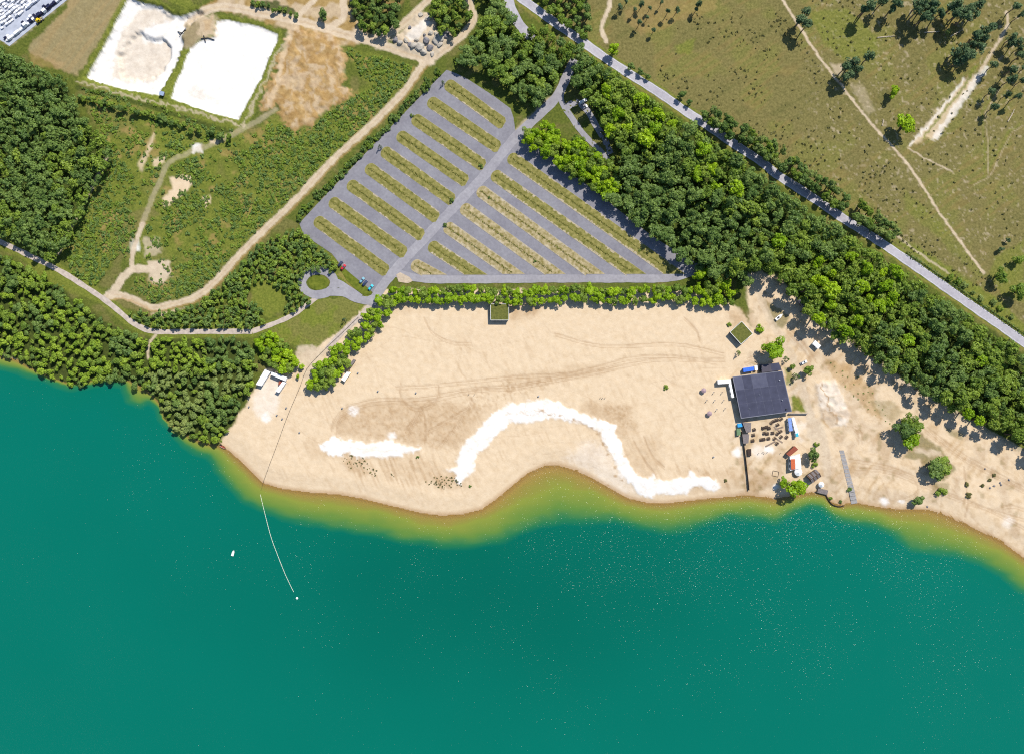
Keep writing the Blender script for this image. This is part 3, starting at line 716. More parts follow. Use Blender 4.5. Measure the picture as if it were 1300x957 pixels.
for m_ in (A_LOT, A_ROAD, A_LANE):
    nt = m_.node_tree; b_ = nt.nodes['Principled BSDF']; src = b_.inputs['Base Color'].links[0].from_socket
    big = nt.nodes.new('ShaderNodeTexNoise'); big.inputs['Scale'].default_value = .07; big.inputs['Detail'].default_value = 5; big.inputs['Roughness'].default_value = .7
    tc_ = nt.nodes.new('ShaderNodeTexCoord'); nt.links.new(tc_.outputs['Object'], big.inputs['Vector'])
    mr_ = nt.nodes.new('ShaderNodeMapRange'); mr_.inputs[1].default_value = .35; mr_.inputs[2].default_value = .65; nt.links.new(big.outputs[0], mr_.inputs[0])
    mm_ = nt.nodes.new('ShaderNodeMix'); mm_.data_type = 'RGBA'; mm_.blend_type = 'MULTIPLY'; mm_.inputs[7].default_value = (.78, .77, .80, 1)
    nt.links.new(mr_.outputs[0], mm_.inputs[0]); nt.links.new(src, mm_.inputs[6]); nt.links.new(mm_.outputs[2], b_.inputs['Base Color'])

def ribbon(name, pts, half, z, material, label, cat='road', halves=None):
    q = resample(pts, 5)
    n = len(q); vs = []; fs = []
    for i, p in enumerate(q):
        a = np.array(q[min(i+1, n-1)]) - np.array(q[max(i-1, 0)]); a /= np.linalg.norm(a)
        nr_ = np.array((-a[1], a[0]))
        hw = half + .25*math.sin(i*1.7) + .2*math.sin(i*.61+1)
        for k in (-1, -.4, .4, 1):
            e = np.array(p) + nr_ * hw * k
            vs.append(tuple(W(e, z + .03*(1-abs(k)))))
    for i in range(n - 1):
        for k in range(3):
            a = i*4 + k; fs.append((a, a+4, a+5, a+1))
    o = mesh_obj(name, vs, [f[::-1] for f in fs], material)
    return tag(o, label, cat, kind='structure')

def flat(name, poly, z, material, label, cat):
    o = MB().prism([tuple(W(p)[:2]) for p in poly], z - .3, z).build(name, material)
    return tag(o, label, cat, kind='structure')

flat('parking_lot', LOT_W, .06, A_LOT, 'pale asphalt car park beside the dirt road', 'car park')
flat('parking_lot', LOT_E, .065, A_LOT, 'pale asphalt car park beside the woodland belt', 'car park')
ribbon('country_road', ROAD_MAIN, 5.6, .09, A_ROAD, 'straight pale country road between heath and woodland')
ribbon('access_road', ROAD_DIAG, 6.0, .11, A_LANE, 'access road running through the middle of the car park')
ribbon('parking_road', ROAD_BOTTOM, 5.0, .13, A_LANE, 'asphalt lane along the row of beach trees')
ribbon('side_road', ROAD_TOP, 6.0, .12, A_ROAD, 'short asphalt side road joining the country road')
ribbon('farm_road', ROAD_LEFT, 3.3, .09, A_PATH, 'narrow pale road between the two western woods')
ribbon('foot_path', ROAD_LOOPLINK, 3.0, .12, A_PATH, 'pale path leading from the turning loop to the farm road', 'path')
ribbon('foot_path', [(474,384),(455,404),(435,422),(415,443)], 3.2, .075, A_PATH, 'pale straight path behind the western beach trees', 'path')
for seg_, a_ in (([(719,100),(712,126),(726,150),(742,172),(762,192),(772,204)], 3.6), ([(720,136),(732,130),(745,140),(758,162),(768,178),(775,196)], 4.0)):
    ribbon('lay_by', seg_, a_, .095 if a_ < 4 else .085, A_LANE, 'small asphalt lay-by under the woodland trees', 'road')
# turning loop
cl = [(404 + 20.5*math.cos(t), 359 + 15.5*math.sin(t)) for t in np.linspace(0, 2*math.pi, 25)]
ribbon('turning_loop', cl[2:] + cl[1:3], 5.2, .14, A_LANE, 'oval turning loop beside the car park')
ribbon('loop_road', [(400,375),(418,371),(436,372),(452,379),(468,382),(476,378)], 5.0, .16, A_LANE, 'curved lane joining the turning loop to the car park')
ribbon('loop_road', [(424,358),(434,362),(446,370),(458,378)], 4.5, .15, A_LANE, 'straight lane beside the brown planted strip of the turning loop')
# asphalt edge lines and dashes of the country road
rq = resample(ROAD_MAIN, 2)
mb = MB()
for sgn in (-1, 1):
    for i in range(len(rq) - 1):
        a, b = W(rq[i]), W(rq[i+1]); d = (b - a).normalized(); nn = Vector((-d.y, d.x, 0)) * sgn * 2.3
        n0 = len(mb.v)
        for p in (a + nn*.975, b + nn*.975, b + nn*1.025, a + nn*1.025): mb.v.append((p.x, p.y, .135))
        mb.f.append((n0, n0+1, n0+2, n0+3) if sgn < 0 else (n0+3, n0+2, n0+1, n0))
tag(mb.build('edge_line', PAINT), 'thin white edge lines of the country road', 'road marking', kind='structure')

# grass strips between the bays
def strip_material(name, c1, c2):
    return mat(name, c1, .95, scale=.45, spec=.1, col2=c2, bump=.05)
G_STRIP = strip_material('strip_grass', S2L(172,162,98,.6), S2L(114,114,54,.6))
G_DRY = strip_material('strip_dry_grass', S2L(208,190,150,.6), S2L(140,128,70,.6))
G_GREEN = strip_material('loop_grass', S2L(130,138,50,.6), S2L(90,104,32,.6))
H_MAT = mat('hedge_core', S2L(80,80,34,.6), 1, .2, 2)
WORN = strip_material('worn_sand', S2L(212,198,172,.6), S2L(170,156,116,.6))
strip_axes = []
for i, (a, b) in enumerate(STRIPS):
    a = np.array(a, float); b = np.array(b, float)
    d = (b - a) / np.linalg.norm(b - a); n = np.array((-d[1], d[0]))
    half = 8.0 if i < 9 else 8.2
    pts = []
    for t in np.linspace(-90, 90, 9):                     # rounded head
        r = math.radians(t); pts.append(a + d*5 - d*math.cos(r)*half*.8 + n*math.sin(r)*half)
    if i < 9:
        e = b
        pts += [e + n*half - d*1.5, e + n*half*.6 + d*1.5, e - n*half*.6 + d*0.5, e - n*half - d*3]
    else:                                                # cut parallel to the lane along the trees
        for sg in (1, -1):
            q = a + n*half*sg; t = (b[1] - q[1]) / d[1]; q = q + d*t; pts.append(q)
    pl = [tuple(W(p)[:2]) for p in pts]
    o = MB().prism(pl, -.2, .17).build('grass_strip', G_STRIP if i < 9 else (G_DRY if i in (11,12,13,15) else G_STRIP))
    tag(o, 'grass strip between two rows of parking bays', 'grass strip', 'grass strips of the car park', 'structure')
    cx_, cy_ = sum(p[0] for p in pl)/len(pl), sum(p[1] for p in pl)/len(pl)
    k_ = MB()
    for j in range(len(pl)):
        p, q = pl[j], pl[(j+1) % len(pl)]
        L_ = math.hypot(q[0]-p[0], q[1]-p[1])
        if L_ > .05: k_.box(0, L_, -.12, .06, -.1, .145 + .004*(j % 2), math.atan2(q[1]-p[1], q[0]-p[0]), (p[0], p[1], 0))
    k_.build('kerb', KERB, o)
    rw = random.Random(i)
    for sg, amt in ((1, .95 if i >= 9 else .5), (-1, .75 if i >= 10 else .35)):
        t = 6.0; Lm = np.linalg.norm(b - a) - (8 if i < 9 else 14)
        vs_w, fs_w = [], []
        while t < Lm:
            l = rw.uniform(3, 9)
            if rw.random() < amt:
                w0 = rw.uniform(1.0, 3.2) if i >= 9 else rw.uniform(.6, 1.8)
                c_ = [a + d*t + n*sg*half, a + d*(t+l) + n*sg*half, a + d*(t+l-.8) + n*sg*(half-w0*rw.uniform(.6,1)), a + d*(t+l*.5) + n*sg*(half-w0), a + d*(t+.8) + n*sg*(half-w0*rw.uniform(.5,1))]
                n0 = len(vs_w); vs_w += [tuple(W(p, .176)) for p in c_]; fs_w.append(tuple(range(n0, n0+5)) if sg < 0 else tuple(range(n0, n0+5))[::-1])
            t += l
        if vs_w: mesh_obj('worn_edge', vs_w, fs_w, WORN, o)
    strip_axes.append((a + d*2, b - d*(2 if i < 9 else 3), d, n, half))
flat('grass_island', [(404.5 + 13*math.cos(t) - (2 if math.cos(t) > 0 else 0)*0, 359 + 9.5*math.sin(t)) for t in np.linspace(0, 2*math.pi, 21)[:-1]], .24, G_GREEN, 'oval grass island inside the turning loop', 'grass island')
flat('planted_strip', [(431,340),(436,340),(458,358),(470,368),(472,374),(462,375),(452,368),(440,356)], .19, G_GREEN, 'narrow planted strip between parked cars and the loop lane', 'planted strip')
flat('sand_corner', [(503,349),(508,346),(520,352),(524,357),(518,360),(506,358)], .19, mat('corner_sand', S2L(216,196,170,.6), .95, .1, .6), 'small pale sandy corner island by the beach trees', 'traffic island')

# ------------------------------------------------------------------ foliage
def leaf_material(name, c0, c1, trans=.35):
    m = bpy.data.materials.new(name); m.use_nodes = True
    nt = m.node_tree; N = nt.nodes; L = nt.links
    for n in list(N):
        if n.type == 'BSDF_PRINCIPLED': N.remove(n)
    out = [n for n in N if n.type == 'OUTPUT_MATERIAL'][0]
    g = N.new('ShaderNodeNewGeometry'); oi = N.new('ShaderNodeObjectInfo')
    at = N.new('ShaderNodeAttribute'); at.attribute_name = 'tint'
    a = N.new('ShaderNodeMath'); a.operation = 'MULTIPLY_ADD'; a.inputs[1].default_value = .5; L.new(g.outputs['Random Per Island'], a.inputs[0])
    b = N.new('ShaderNodeMath'); b.operation = 'MULTIPLY'; b.inputs[1].default_value = .5
    s = N.new('ShaderNodeMath'); s.operation = 'ADD'; L.new(oi.outputs['Random'], s.inputs[0]); L.new(at.outputs['Fac'], s.inputs[1])
    fr = N.new('ShaderNodeMath'); fr.operation = 'FRACT'; L.new(s.outputs[0], fr.inputs[0])
    L.new(fr.outputs[0], b.inputs[0]); L.new(b.outputs[0], a.inputs[2])
    x = N.new('ShaderNodeMix'); x.data_type = 'RGBA'; x.inputs[6].default_value = (*c0, 1); x.inputs[7].default_value = (*c1, 1)
    L.new(a.outputs[0], x.inputs[0])
    d = N.new('ShaderNodeBsdfDiffuse'); t = N.new('ShaderNodeBsdfTranslucent')
    L.new(x.outputs[2], d.inputs[0]); L.new(x.outputs[2], t.inputs[0])
    mx = N.new('ShaderNodeMixShader'); mx.inputs[0].default_value = trans
    L.new(d.outputs[0], mx.inputs[1]); L.new(t.outputs[0], mx.inputs[2])
    gs = N.new('ShaderNodeBsdfGlossy'); gs.inputs['Roughness'].default_value = .5; gs.inputs['Color'].default_value = (.9, .95, 1, 1)
    m2 = N.new('ShaderNodeMixShader'); m2.inputs[0].default_value = .012; L.new(mx.outputs[0], m2.inputs[1]); L.new(gs.outputs[0], m2.inputs[2]); L.new(m2.outputs[0], out.inputs[0])
    MATS[name] = m
    return m
LK = 1.6
LEAF = {
 'fresh': leaf_material('leaf_fresh', S2L(80,104,30,LK), S2L(128,146,44,LK)),
 'bright': leaf_material('leaf_bright', S2L(80,112,14,LK), S2L(136,158,24,LK)),
 'mid': leaf_material('leaf_mid', S2L(70,94,32,LK), S2L(118,134,48,LK)),
 'dark': leaf_material('leaf_dark', S2L(60,84,38,LK), S2L(104,122,58,LK)),
 'grey': leaf_material('leaf_grey', S2L(84,102,50,LK), S2L(122,132,70,LK)),
 'pine': leaf_material('needles', S2L(40,60,38,LK), S2L(82,98,64,LK), .1),
 'olive': leaf_material('leaf_olive', S2L(62,68,22,LK), S2L(96,96,36,LK), .15),
 'heath': leaf_material('leaf_heath', S2L(52,56,30,LK), S2L(96,92,50,LK), .1),
}
BARK = mat('bark', S2L(120,100,82,.5), .95, .25, 3)
PBARK = mat('pine_bark', S2L(176,146,124,.5), .95, .25, 3)

def crown_geo(seed, nlobe, nleaf, leaf, kind='round'):
    """unit crown (radius ~1): leaf clumps over many lobes; returns verts (n*4,3)"""
    r = np.random.RandomState(seed)
    lobes = []
    if kind == 'round':
        for i in range(nlobe):
            a = r.rand()*2*math.pi; q = math.sqrt(r.rand())*(.62 + .22*math.sin(2*a + seed) + .12*math.sin(3*a + seed*1.7))
            z = 1.2 + (1-q)*.7*r.rand() - .4*r.rand()
            lobes.append((q*math.cos(a), q*math.sin(a), z, .17 + .26*r.rand()**1.5))
        lobes.append((.1*r.randn(), .1*r.randn(), 1.25, .5))
    elif kind == 'high':
        for i in range(nlobe):
            a = r.rand()*2*math.pi; q = math.sqrt(r.rand())*(.72 + .2*math.sin(2*a + seed) + .12*math.sin(3*a + seed*1.7))
            lobes.append((q*math.cos(a), q*math.sin(a), 2.05 + (1-q)*.4*r.rand() - .25*q*r.rand(), .2 + .24*r.rand()**1.5))
        lobes.append((.1*r.randn(), .1*r.randn(), 1.95, .5)); lobes.append((.3*r.randn(), .3*r.randn(), 1.6, .4))
    elif kind == 'tall':
        for i in range(nlobe):
            a = r.rand()*2*math.pi; t = r.rand(); q = (.62 - .35*t)*math.sqrt(r.rand())
            lobes.append((q*math.cos(a), q*math.sin(a), .9 + 1.9*t, .24 + .2*r.rand()))
    elif kind == 'pine':
        for i in range(nlobe):
            a = r.rand()*2*math.pi; t = r.rand(); q = (.2 + .6*(1-t))*r.rand()**.5
            lobes.append((q*math.cos(a), q*math.sin(a), 2.0 + 1.1*t, .26 + .18*r.rand()))
    elif kind == 'cone':
        for i in range(nlobe):
            a = r.rand()*2*math.pi; t = r.rand()**1.3; q = (1-t)*.75
            lobes.append((q*math.cos(a), q*math.sin(a), .3 + 2.6*t, .18 + .12*(1-t)))
    elif kind == 'shrub':
        for i in range(nlobe):
            a = r.rand()*2*math.pi; q = math.sqrt(r.rand())*.7
            lobes.append((q*math.cos(a), q*math.sin(a), .25 + .45*(1-q)*r.rand(), .28 + .2*r.rand()))
    lobes = np.array(lobes)
    w = lobes[:,3]**2; idx = r.choice(len(lobes), nleaf, p=w/w.sum())
    d = r.randn(nleaf, 3); d /= np.linalg.norm(d, axis=1)[:,None]
    d[:,2] = np.where(d[:,2] < -.35, -d[:,2], d[:,2])
    fl = .6 if kind == 'pine' else .85
    c = lobes[idx,:3] + d * (lobes[idx,3] * (.72 + .36*r.rand(nleaf)))[:,None] * np.array([1,1,fl])
    nrm = d + r.randn(nleaf,3)*.42 + np.array([0,0,.25]); nrm /= np.linalg.norm(nrm, axis=1)[:,None]
    up = r.randn(nleaf,3); t1 = np.cross(nrm, up); t1 /= np.linalg.norm(t1, axis=1)[:,None]; t2 = np.cross(nrm, t1)
    sz = leaf * (.6 + .8*r.rand(nleaf)); s1 = (sz)[:,None]; s2 = (sz*(.6+.5*r.rand(nleaf)))[:,None]
    bend = nrm * (sz*.25)[:,None]
    q = np.stack([c - t1*s1*.5, c - t2*s2*.5 - bend, c + t1*s1*.5, c + t2*s2*.5 - bend], 1)
    return q.reshape(-1, 3)

CROWNS = {}
def crown_mesh(kind, leaf, v):
    key = (kind, leaf, v)
    if key not in CROWNS:
        par = {'round': (18, 1000, .19), 'high': (22, 1050, .19), 'tall': (18, 760, .2), 'pine': (14, 560, .21), 'cone': (26, 320, .18), 'shrub': (9, 300, .26)}[kind]
        g = crown_geo(hash((len(kind), ord(kind[0]))) % 97 + 100*v, *par, kind)
        me = np_mesh('crown', g, np.arange(len(g)).reshape(-1, 4), [LEAF[leaf]])
        CROWNS[key] = me
    return CROWNS[key]
TRUNKS = {}
def trunk_mesh(kind):
    if kind not in TRUNKS:
        m = MB(); r_ = random.Random(len(kind))
        top = {'round': 1.35, 'high': 2.0, 'tall': 2.2, 'pine': 2.7, 'cone': 2.6, 'shrub': .4}[kind]
        wd = {'round': .1, 'high': .1, 'tall': .09, 'pine': .08, 'cone': .07, 'shrub': .06}[kind]
        m.tube([(0,0,-.1),(.02,.01,top*.4),(.05,-.03,top*.75),(.04,.02,top)], [wd*1.3, wd, wd*.7, wd*.25], 7)
        for k in range({'round': 6, 'high': 6, 'tall': 6, 'pine': 5, 'cone': 4, 'shrub': 4}[kind]):
            a = k*2.4 + r_.random(); z = top*(.45+.1*k*.8)
            l = .5 if kind != 'cone' else .35
            m.tube([(.03,0,z),(.5*l*math.cos(a),.5*l*math.sin(a),z+.12*top),(l*math.cos(a),l*math.sin(a),z+.2*top)], [wd*.45, wd*.3, wd*.1], 5)
        me_ = bpy.data.meshes.new('trunk'); me_.from_pydata(m.v, [], m.f); me_.materials.append(PBARK if kind == 'pine' else BARK)
        TRUNKS[kind] = me_
    return TRUNKS[kind]
CH = {'round': 1.5, 'high': 2.1, 'tall': 2.0, 'pine': 2.6, 'cone': 1.2, 'shrub': .4}        # crown centre height in radii
def plant(name, kind, leaf, p, r, label, cat, group=None, hz=1.0, onground=False):
    """p: plan point of the crown centre, r: crown radius in metres"""
    h = CH[kind] * r * hz
    loc = GP(p, 0 if onground else h)
    o = empty(name, loc, rnd.random()*6.28)
    k = r * (.94 + .12*rnd.random())
    o.scale = (k, k*(.8+.34*rnd.random()), r*hz)
    tag(o, label, cat, group)
    c = bpy.data.objects.new('crown', crown_mesh(kind, leaf, rnd.randrange(4))); COL.objects.link(c); c.parent = o
    t = bpy.data.objects.new('trunk' if kind != 'shrub' else 'stem', trunk_mesh(kind)); COL.objects.link(t); t.parent = o
    return o

GEO = {}
def stuff_mass(name, kind, items, material, label, cat, nleaf, leafsize):
    """items: (x,y,z,r,hz) in world metres; one mesh of many crowns"""
    vs, tint = [], []
    for i, (x, y, z, r, hz) in enumerate(items):
        v = i % 8
        key = (kind, v, nleaf, leafsize)
        if key not in GEO:
            GEO[key] = crown_geo(900 + v*7 + len(kind)*50, {'round': 10, 'high': 14, 'tall': 12, 'pine': 9, 'shrub': 6, 'cone': 20}[kind], nleaf, leafsize, kind)
        g = GEO[key]; a = rnd.random()*6.28; c, s = math.cos(a), math.sin(a)
        q = np.empty_like(g)
        e_ = .82 + .36*rnd.random()
        q[:,0] = (g[:,0]*e_*c - g[:,1]*s/e_)*r + x; q[:,1] = (g[:,0]*e_*s + g[:,1]/e_*c)*r + y; q[:,2] = g[:,2]*r*hz + z
        vs.append(q); tint.append(np.full(len(q), rnd.random(), np.float32))
    Vv = np.concatenate(vs)
    me = np_mesh(name, Vv, np.arange(len(Vv)).reshape(-1, 4), [material])
    a = me.attributes.new('tint', 'FLOAT', 'POINT'); a.data.foreach_set('value', np.concatenate(tint))
    o = bpy.data.objects.new(name, me); COL.objects.link(o)
    return tag(o, label, cat, kind='stuff')

def scatter(poly, dmin, seed, tries=6000, excl=(), density=None):
    """random points at least dmin apart inside a plan polygon, away from the lines in excl [(pts, dist)]"""
    r = np.random.RandomState(seed); a = np.array(poly)
    lo, hi = np.maximum(a.min(0), -68), np.minimum(a.max(0), [1370, 760])
    c = lo + r.rand(tries, 2) * (hi - lo)
    ok = pip(c[:,0], c[:,1], poly)
    for pts, dd_ in excl: ok &= dist_line(c[:,0], c[:,1], pts) > dd_
    if density is not None: ok &= r.rand(tries) < density(c[:,0], c[:,1])
    cells = {}; out = []
    for p in c[ok]:
        k = (int(p[0]//dmin), int(p[1]//dmin))
        if all((p[0]-q[0])**2 + (p[1]-q[1])**2 >= dmin*dmin for i in (-1,0,1) for j in (-1,0,1) for q in cells.get((k[0]+i,k[1]+j), ())):
            cells.setdefault(k, []).append(p); out.append((float(p[0]), float(p[1])))
    return out
ROADX = [(resample(ROAD_MAIN, 10), 12), (resample(ROAD_LEFT, 10), 6), (resample(ROAD_DIAG, 10), 10)] + [(resample(p, 8), w+3.5) for k, (p, w) in DIRT.items()]

def many(name, kind, leaf, pts, rlo, rhi, label, cat, group, hz=(1,1.25)):
    for p in pts:
        lf = leaf if isinstance(leaf, str) else leaf(p) if callable(leaf) else rnd.choice(leaf)
        lab = label if isinstance(label, str) else label[lf]
        plant(name, kind, lf, p, rlo + (rhi-rlo)*rnd.random(), lab, cat, group, hz[0] + (hz[1]-hz[0])*rnd.random())

# row of trees between beach and car park
row = []
x = 500
while x < 925:
    yb = 374 + 2*math.sin(x*.05)
    if not (697 < x < 701):
        row.append((x + rnd.uniform(-2,2), yb - 5 + rnd.uniform(-2,2))); row.append((x + 5 + rnd.uniform(-2,2), yb + 6 + rnd.uniform(-2,2)))
    x += 9.2
for rk, side in ((row[0::2], 'lane'), (row[1::2], 'sand')):
    many('beach_tree', 'round', ['bright','bright','mid'], rk, 3.0, 4.2, {'bright': 'bright green tree on the %s side of the row between beach and car park' % side, 'mid': 'darker green tree on the %s side of the row between beach and car park' % side}, 'tree', 'trees in the row between beach and car park', (.85,1.05))
many('beach_tree', 'round', ['bright','bright','mid'], [(888,350),(900,344),(911,352),(898,360),(886,366),(908,368),(920,362),(895,372),(912,378),(930,372)], 4.0, 5.0, {'bright': 'large bright green tree at the corner where row and woodland meet', 'mid': 'large darker green tree at the corner where row and woodland meet'}, 'tree', 'trees at the corner of row and woodland', (.95,1.1))
wc = scatter([(392,488),(396,470),(415,455),(440,430),(465,402),(482,378),(500,366),(505,382),(492,396),(485,412),(468,430),(446,442),(440,462),(428,478),(412,495),(398,496)], 7.8, 3, 4000)
many('beach_tree', 'round', ['bright','bright','mid'], wc, 3.3, 4.4, {'bright': 'bright green leafy tree in the clump along the straight beach path', 'mid': 'darker green leafy tree in the clump along the straight beach path'}, 'tree', 'clump of trees along the straight beach path', (.85,1.05))
many('beach_tree', 'round', ['bright','bright','mid'], scatter([(326,424),(345,424),(356,434),(374,452),(374,466),(360,472),(340,462),(328,446)], 7.5, 5, 2000), 3.2, 4.2, {'bright': 'bright green tree in the clump beside the white flat-roofed building', 'mid': 'darker green tree in the clump beside the white flat-roofed building'}, 'tree', 'clump beside the white flat-roofed building', (.85,1.05))
plant('beach_tree', 'round', 'bright', (382,466), 2.2, 'small green tree standing between the two sandy paths, larger of the pair', 'tree')
plant('beach_tree', 'round', 'bright', (378,478), 1.9, 'small green tree standing between the two sandy paths, smaller of the pair', 'tree')
# broad bright trees between access road and lay-by
fin = scatter(FOREST_IN, 8.0, 8, 3500)
many('woodland_tree', 'round', ['bright','mid','bright'], fin, 3.6, 4.8, {'bright': 'bright green tree between the car park edge and the lay-by', 'mid': 'darker green tree between the car park edge and the lay-by'}, 'tree', 'trees between car park edge and lay-by', (1.0,1.25))
# wood at the top of the car park
ft = scatter(FOREST_TOP, 11, 9, 3000, [(ROAD_DIAG, 11), (ROAD_TOP, 8)])
many('woodland_tree', 'high', ['dark','mid','dark'], ft, 3.6, 5.0, {'dark': 'dark green tree in the wood above the car park head', 'mid': 'mid green tree in the wood above the car park head'}, 'tree', 'wood above the car park head', (.75,.95))
many('woodland_tree', 'high', ['dark','mid'], scatter(FOREST_GAP, 9, 19, 1500, [(ROAD_MAIN, 8), (ROAD_TOP, 7), (ROAD_DIAG, 8)]), 2.8, 3.8, {'dark': 'dark green tree between side road and access road', 'mid': 'mid green tree between side road and access road'}, 'tree', 'trees between side road and access road', (1.0,1.2))
# woodland belt along the country road: the largest as single trees, the rest as one mass
fe = scatter(FOREST_E, 7.6, 10, 20000, [(ROAD_MAIN, 9), ([(720,136),(732,130),(745,140),(758,162),(768,178),(775,196)], 9)])
rb = random.Random(4); rb.shuffle(fe)
fbig = scatter(FOREST_E, 16.5, 12, 6000, [(ROAD_MAIN, 11), ([(720,136),(732,130),(745,140),(758,162),(768,178),(775,196)], 10)])
def leaf_e(p):
    v = vnoise(np.array([p[0]]), np.array([p[1]]), 75, 71, 2)[0] + rnd.uniform(-.13,.13)
    return 'bright' if v > .68 else 'mid' if v > .55 else 'dark'
zone = {}
for p in fbig[:190]:
    P_ = (np.array([p[0]]), np.array([p[1]]))
    if dist_line(*P_, ROAD_MAIN)[0] < 26: z_ = 'at the country road edge of the woodland belt'
    elif dist_line(*P_, DIRT['woodside'][0])[0] < 34: z_ = 'at the sandy edge of the woodland belt'
    elif dist_line(*P_, [(665,176),(747,248),(818,306),(878,340)])[0] < 40: z_ = 'at the car park edge of the woodland belt'
    else: z_ = 'in the middle of the woodland belt'
    zone.setdefault(z_, []).append(p)
for z_, ps in zone.items():
    many('woodland_tree', 'high', leaf_e, ps, 3.6, 5.6, {'dark': 'large dark green tree ' + z_, 'mid': 'large mid green tree ' + z_, 'bright': 'large yellow green tree ' + z_}, 'tree', 'trees ' + z_, (1.2,1.4) if 'sandy' in z_ else (.7,.85) if 'car park' in z_ else (.95,1.15))
fb = np.array(fbig[:190])
rest = [p for p in fe if np.min((fb[:,0]-p[0])**2 + (fb[:,1]-p[1])**2) > 42]
def items(pts, rlo, rhi, hlo, hhi, ch):
    out = []
    for p in pts:
        r = rnd.uniform(rlo, rhi); hz = rnd.uniform(hlo, hhi); w = GP(p, ch*r*hz); out.append((w.x, w.y, w.z, r, hz))
    return out
restm = [p for p in rest if leaf_e(p) != 'dark']; rset = set(restm); rest = [p for p in rest if p not in rset]
stuff_mass('woodland', 'high', items(restm, 2.8, 4.8, .95, 1.2, 2.1), LEAF['mid'], 'smaller mid green trees filling the woodland belt beside the country road', 'woodland', 460, .225)
stuff_mass('woodland', 'high', items(rest, 2.8, 4.8, .95, 1.2, 2.1), LEAF['dark'], 'smaller dark green trees filling the woodland belt beside the country road', 'woodland', 460, .225)
und = scatter(FOREST_E, 5.4, 23, 14000, [(ROAD_MAIN, 7)]) + scatter(FOREST_TOP, 5.4, 24, 3000, [(ROAD_DIAG, 8), (ROAD_TOP, 7)]) + scatter(FOREST_GAP, 5.4, 25, 1500, [(ROAD_MAIN, 7)])
stuff_mass('undergrowth', 'shrub', items(und, 1.3, 2.6, .9, 1.8, .4), LEAF['mid'], 'green undergrowth between the trees of the eastern woods', 'undergrowth', 60, .38)
# western woods
nw = scatter(FOREST_NW, 7.2, 14, 12000); sw = scatter(FOREST_SW, 7.0, 15, 16000, ROADX)
ax = lambda p: vnoise(np.array([p[0]]), np.array([p[1]]), 40, 61)[0]
nwd = [p for p in nw if ax(p) + rb.uniform(-.15,.15) < .55 or p[1] < 130]; nwl = [p for p in nw if p not in set(nwd)]
stuff_mass('woodland', 'high', items(nwd, 2.4, 4.4, .9, 1.2, 2.1), LEAF['dark'], 'dense dark wood between the stone yard and the farm road', 'woodland', 420, .225)
stuff_mass('woodland', 'high', items(nwl, 2.4, 4.2, .9, 1.2, 2.1), LEAF['mid'], 'lighter green trees mixed into the wood between stone yard and farm road', 'woodland', 420, .225)
ay = lambda p: ax(p) + rb.uniform(-.12,.12)
swk = [(p, ay(p)) for p in sw]
gz = lambda p: p[0] > 160 and p[1] > 470 and p[0] + p[1] < 800
swg = [p for p, a in swk if gz(p) and a > .5]; swx = set(swg)
swd = [p for p, a in swk if p not in swx and a < .45]; swl = [p for p, a in swk if p not in swx and .45 <= a < .56]; swb = [p for p, a in swk if p not in swx and a >= .56]
stuff_mass('woodland', 'round', items(swd, 1.9, 4.2, .75, 1.0, 1.5), LEAF['dark'], 'dark green trees of the lakeside wood below the farm road', 'woodland', 420, .225)
stuff_mass('woodland', 'round', items(swl, 1.7, 4.0, .75, 1.0, 1.5), LEAF['mid'], 'mid green trees of the lakeside wood below the farm road', 'woodland', 420, .225)
stuff_mass('woodland', 'round', items(swb, 1.7, 4.0, .75, 1.0, 1.5), LEAF['fresh'], 'yellow green trees of the lakeside wood below the farm road', 'woodland', 420, .225)
stuff_mass('woodland', 'round', items(swg, 1.9, 3.9, .75, 1.0, 1.5), LEAF['grey'], 'pale grey green willows of the lakeside wood below the farm road', 'woodland', 420, .225)
# scrub
dense = [(395,150),(424,130),(474,112),(440,62),(530,86),(500,124),(440,182),(385,236),(330,290),(296,318),(320,280),(330,230),(300,200),(345,165)]
ringw = [(165,368),(160,352),(175,352),(200,362),(235,350),(262,352),(235,376),(195,382)]
edgew = [(90,346),(82,322),(112,256),(140,250),(150,300),(150,340),(125,365)]
def sden(x, y):
    d = np.clip(5*vnoise(x, y, 22, 62) - 2.35, .03, 1)
    for pl in (dense, ringw, edgew): d = np.where(pip(x, y, pl), np.maximum(d, .35 + .65*smooth(.35,.5,vnoise(x, y, 14, 66))), d)
    return d * np.where(pip(x, y, OCHRE), 0, 1)
sc1 = scatter(SCRUB_W, 3.0, 16, 60000, ROADX + [(OCHRE, 4), ([(212,232),(240,238)], 8)], sden)
rb.shuffle(sc1)
stuff_mass('scrub', 'shrub', items(sc1[::2], .6, 2.0, .5, 1.0, .4), LEAF['mid'], 'mid green bushes scattered over the scrubland beside the ponds', 'scrub', 90, .34)
stuff_mass('scrub', 'shrub', items(sc1[1::2], .6, 2.1, .5, 1.0, .4), LEAF['dark'], 'dark green bushes scattered over the scrubland beside the ponds', 'scrub', 90, .34)
sc2 = scatter(SCRUB_MID, 5.0, 17, 12000, ROADX + [([(330,372),(350,380),(345,395)], 16)])
stuff_mass('scrub', 'round', items(sc2[::2], 1.7, 2.9, .7, 1.1, 1.5), LEAF['mid'], 'mid green thicket between dirt road and turning loop', 'scrub', 130, .38)
stuff_mass('scrub', 'round', items(sc2[1::2], 1.7, 2.9, .7, 1.1, 1.5), LEAF['dark'], 'dark green thicket between dirt road and turning loop', 'scrub', 130, .38)

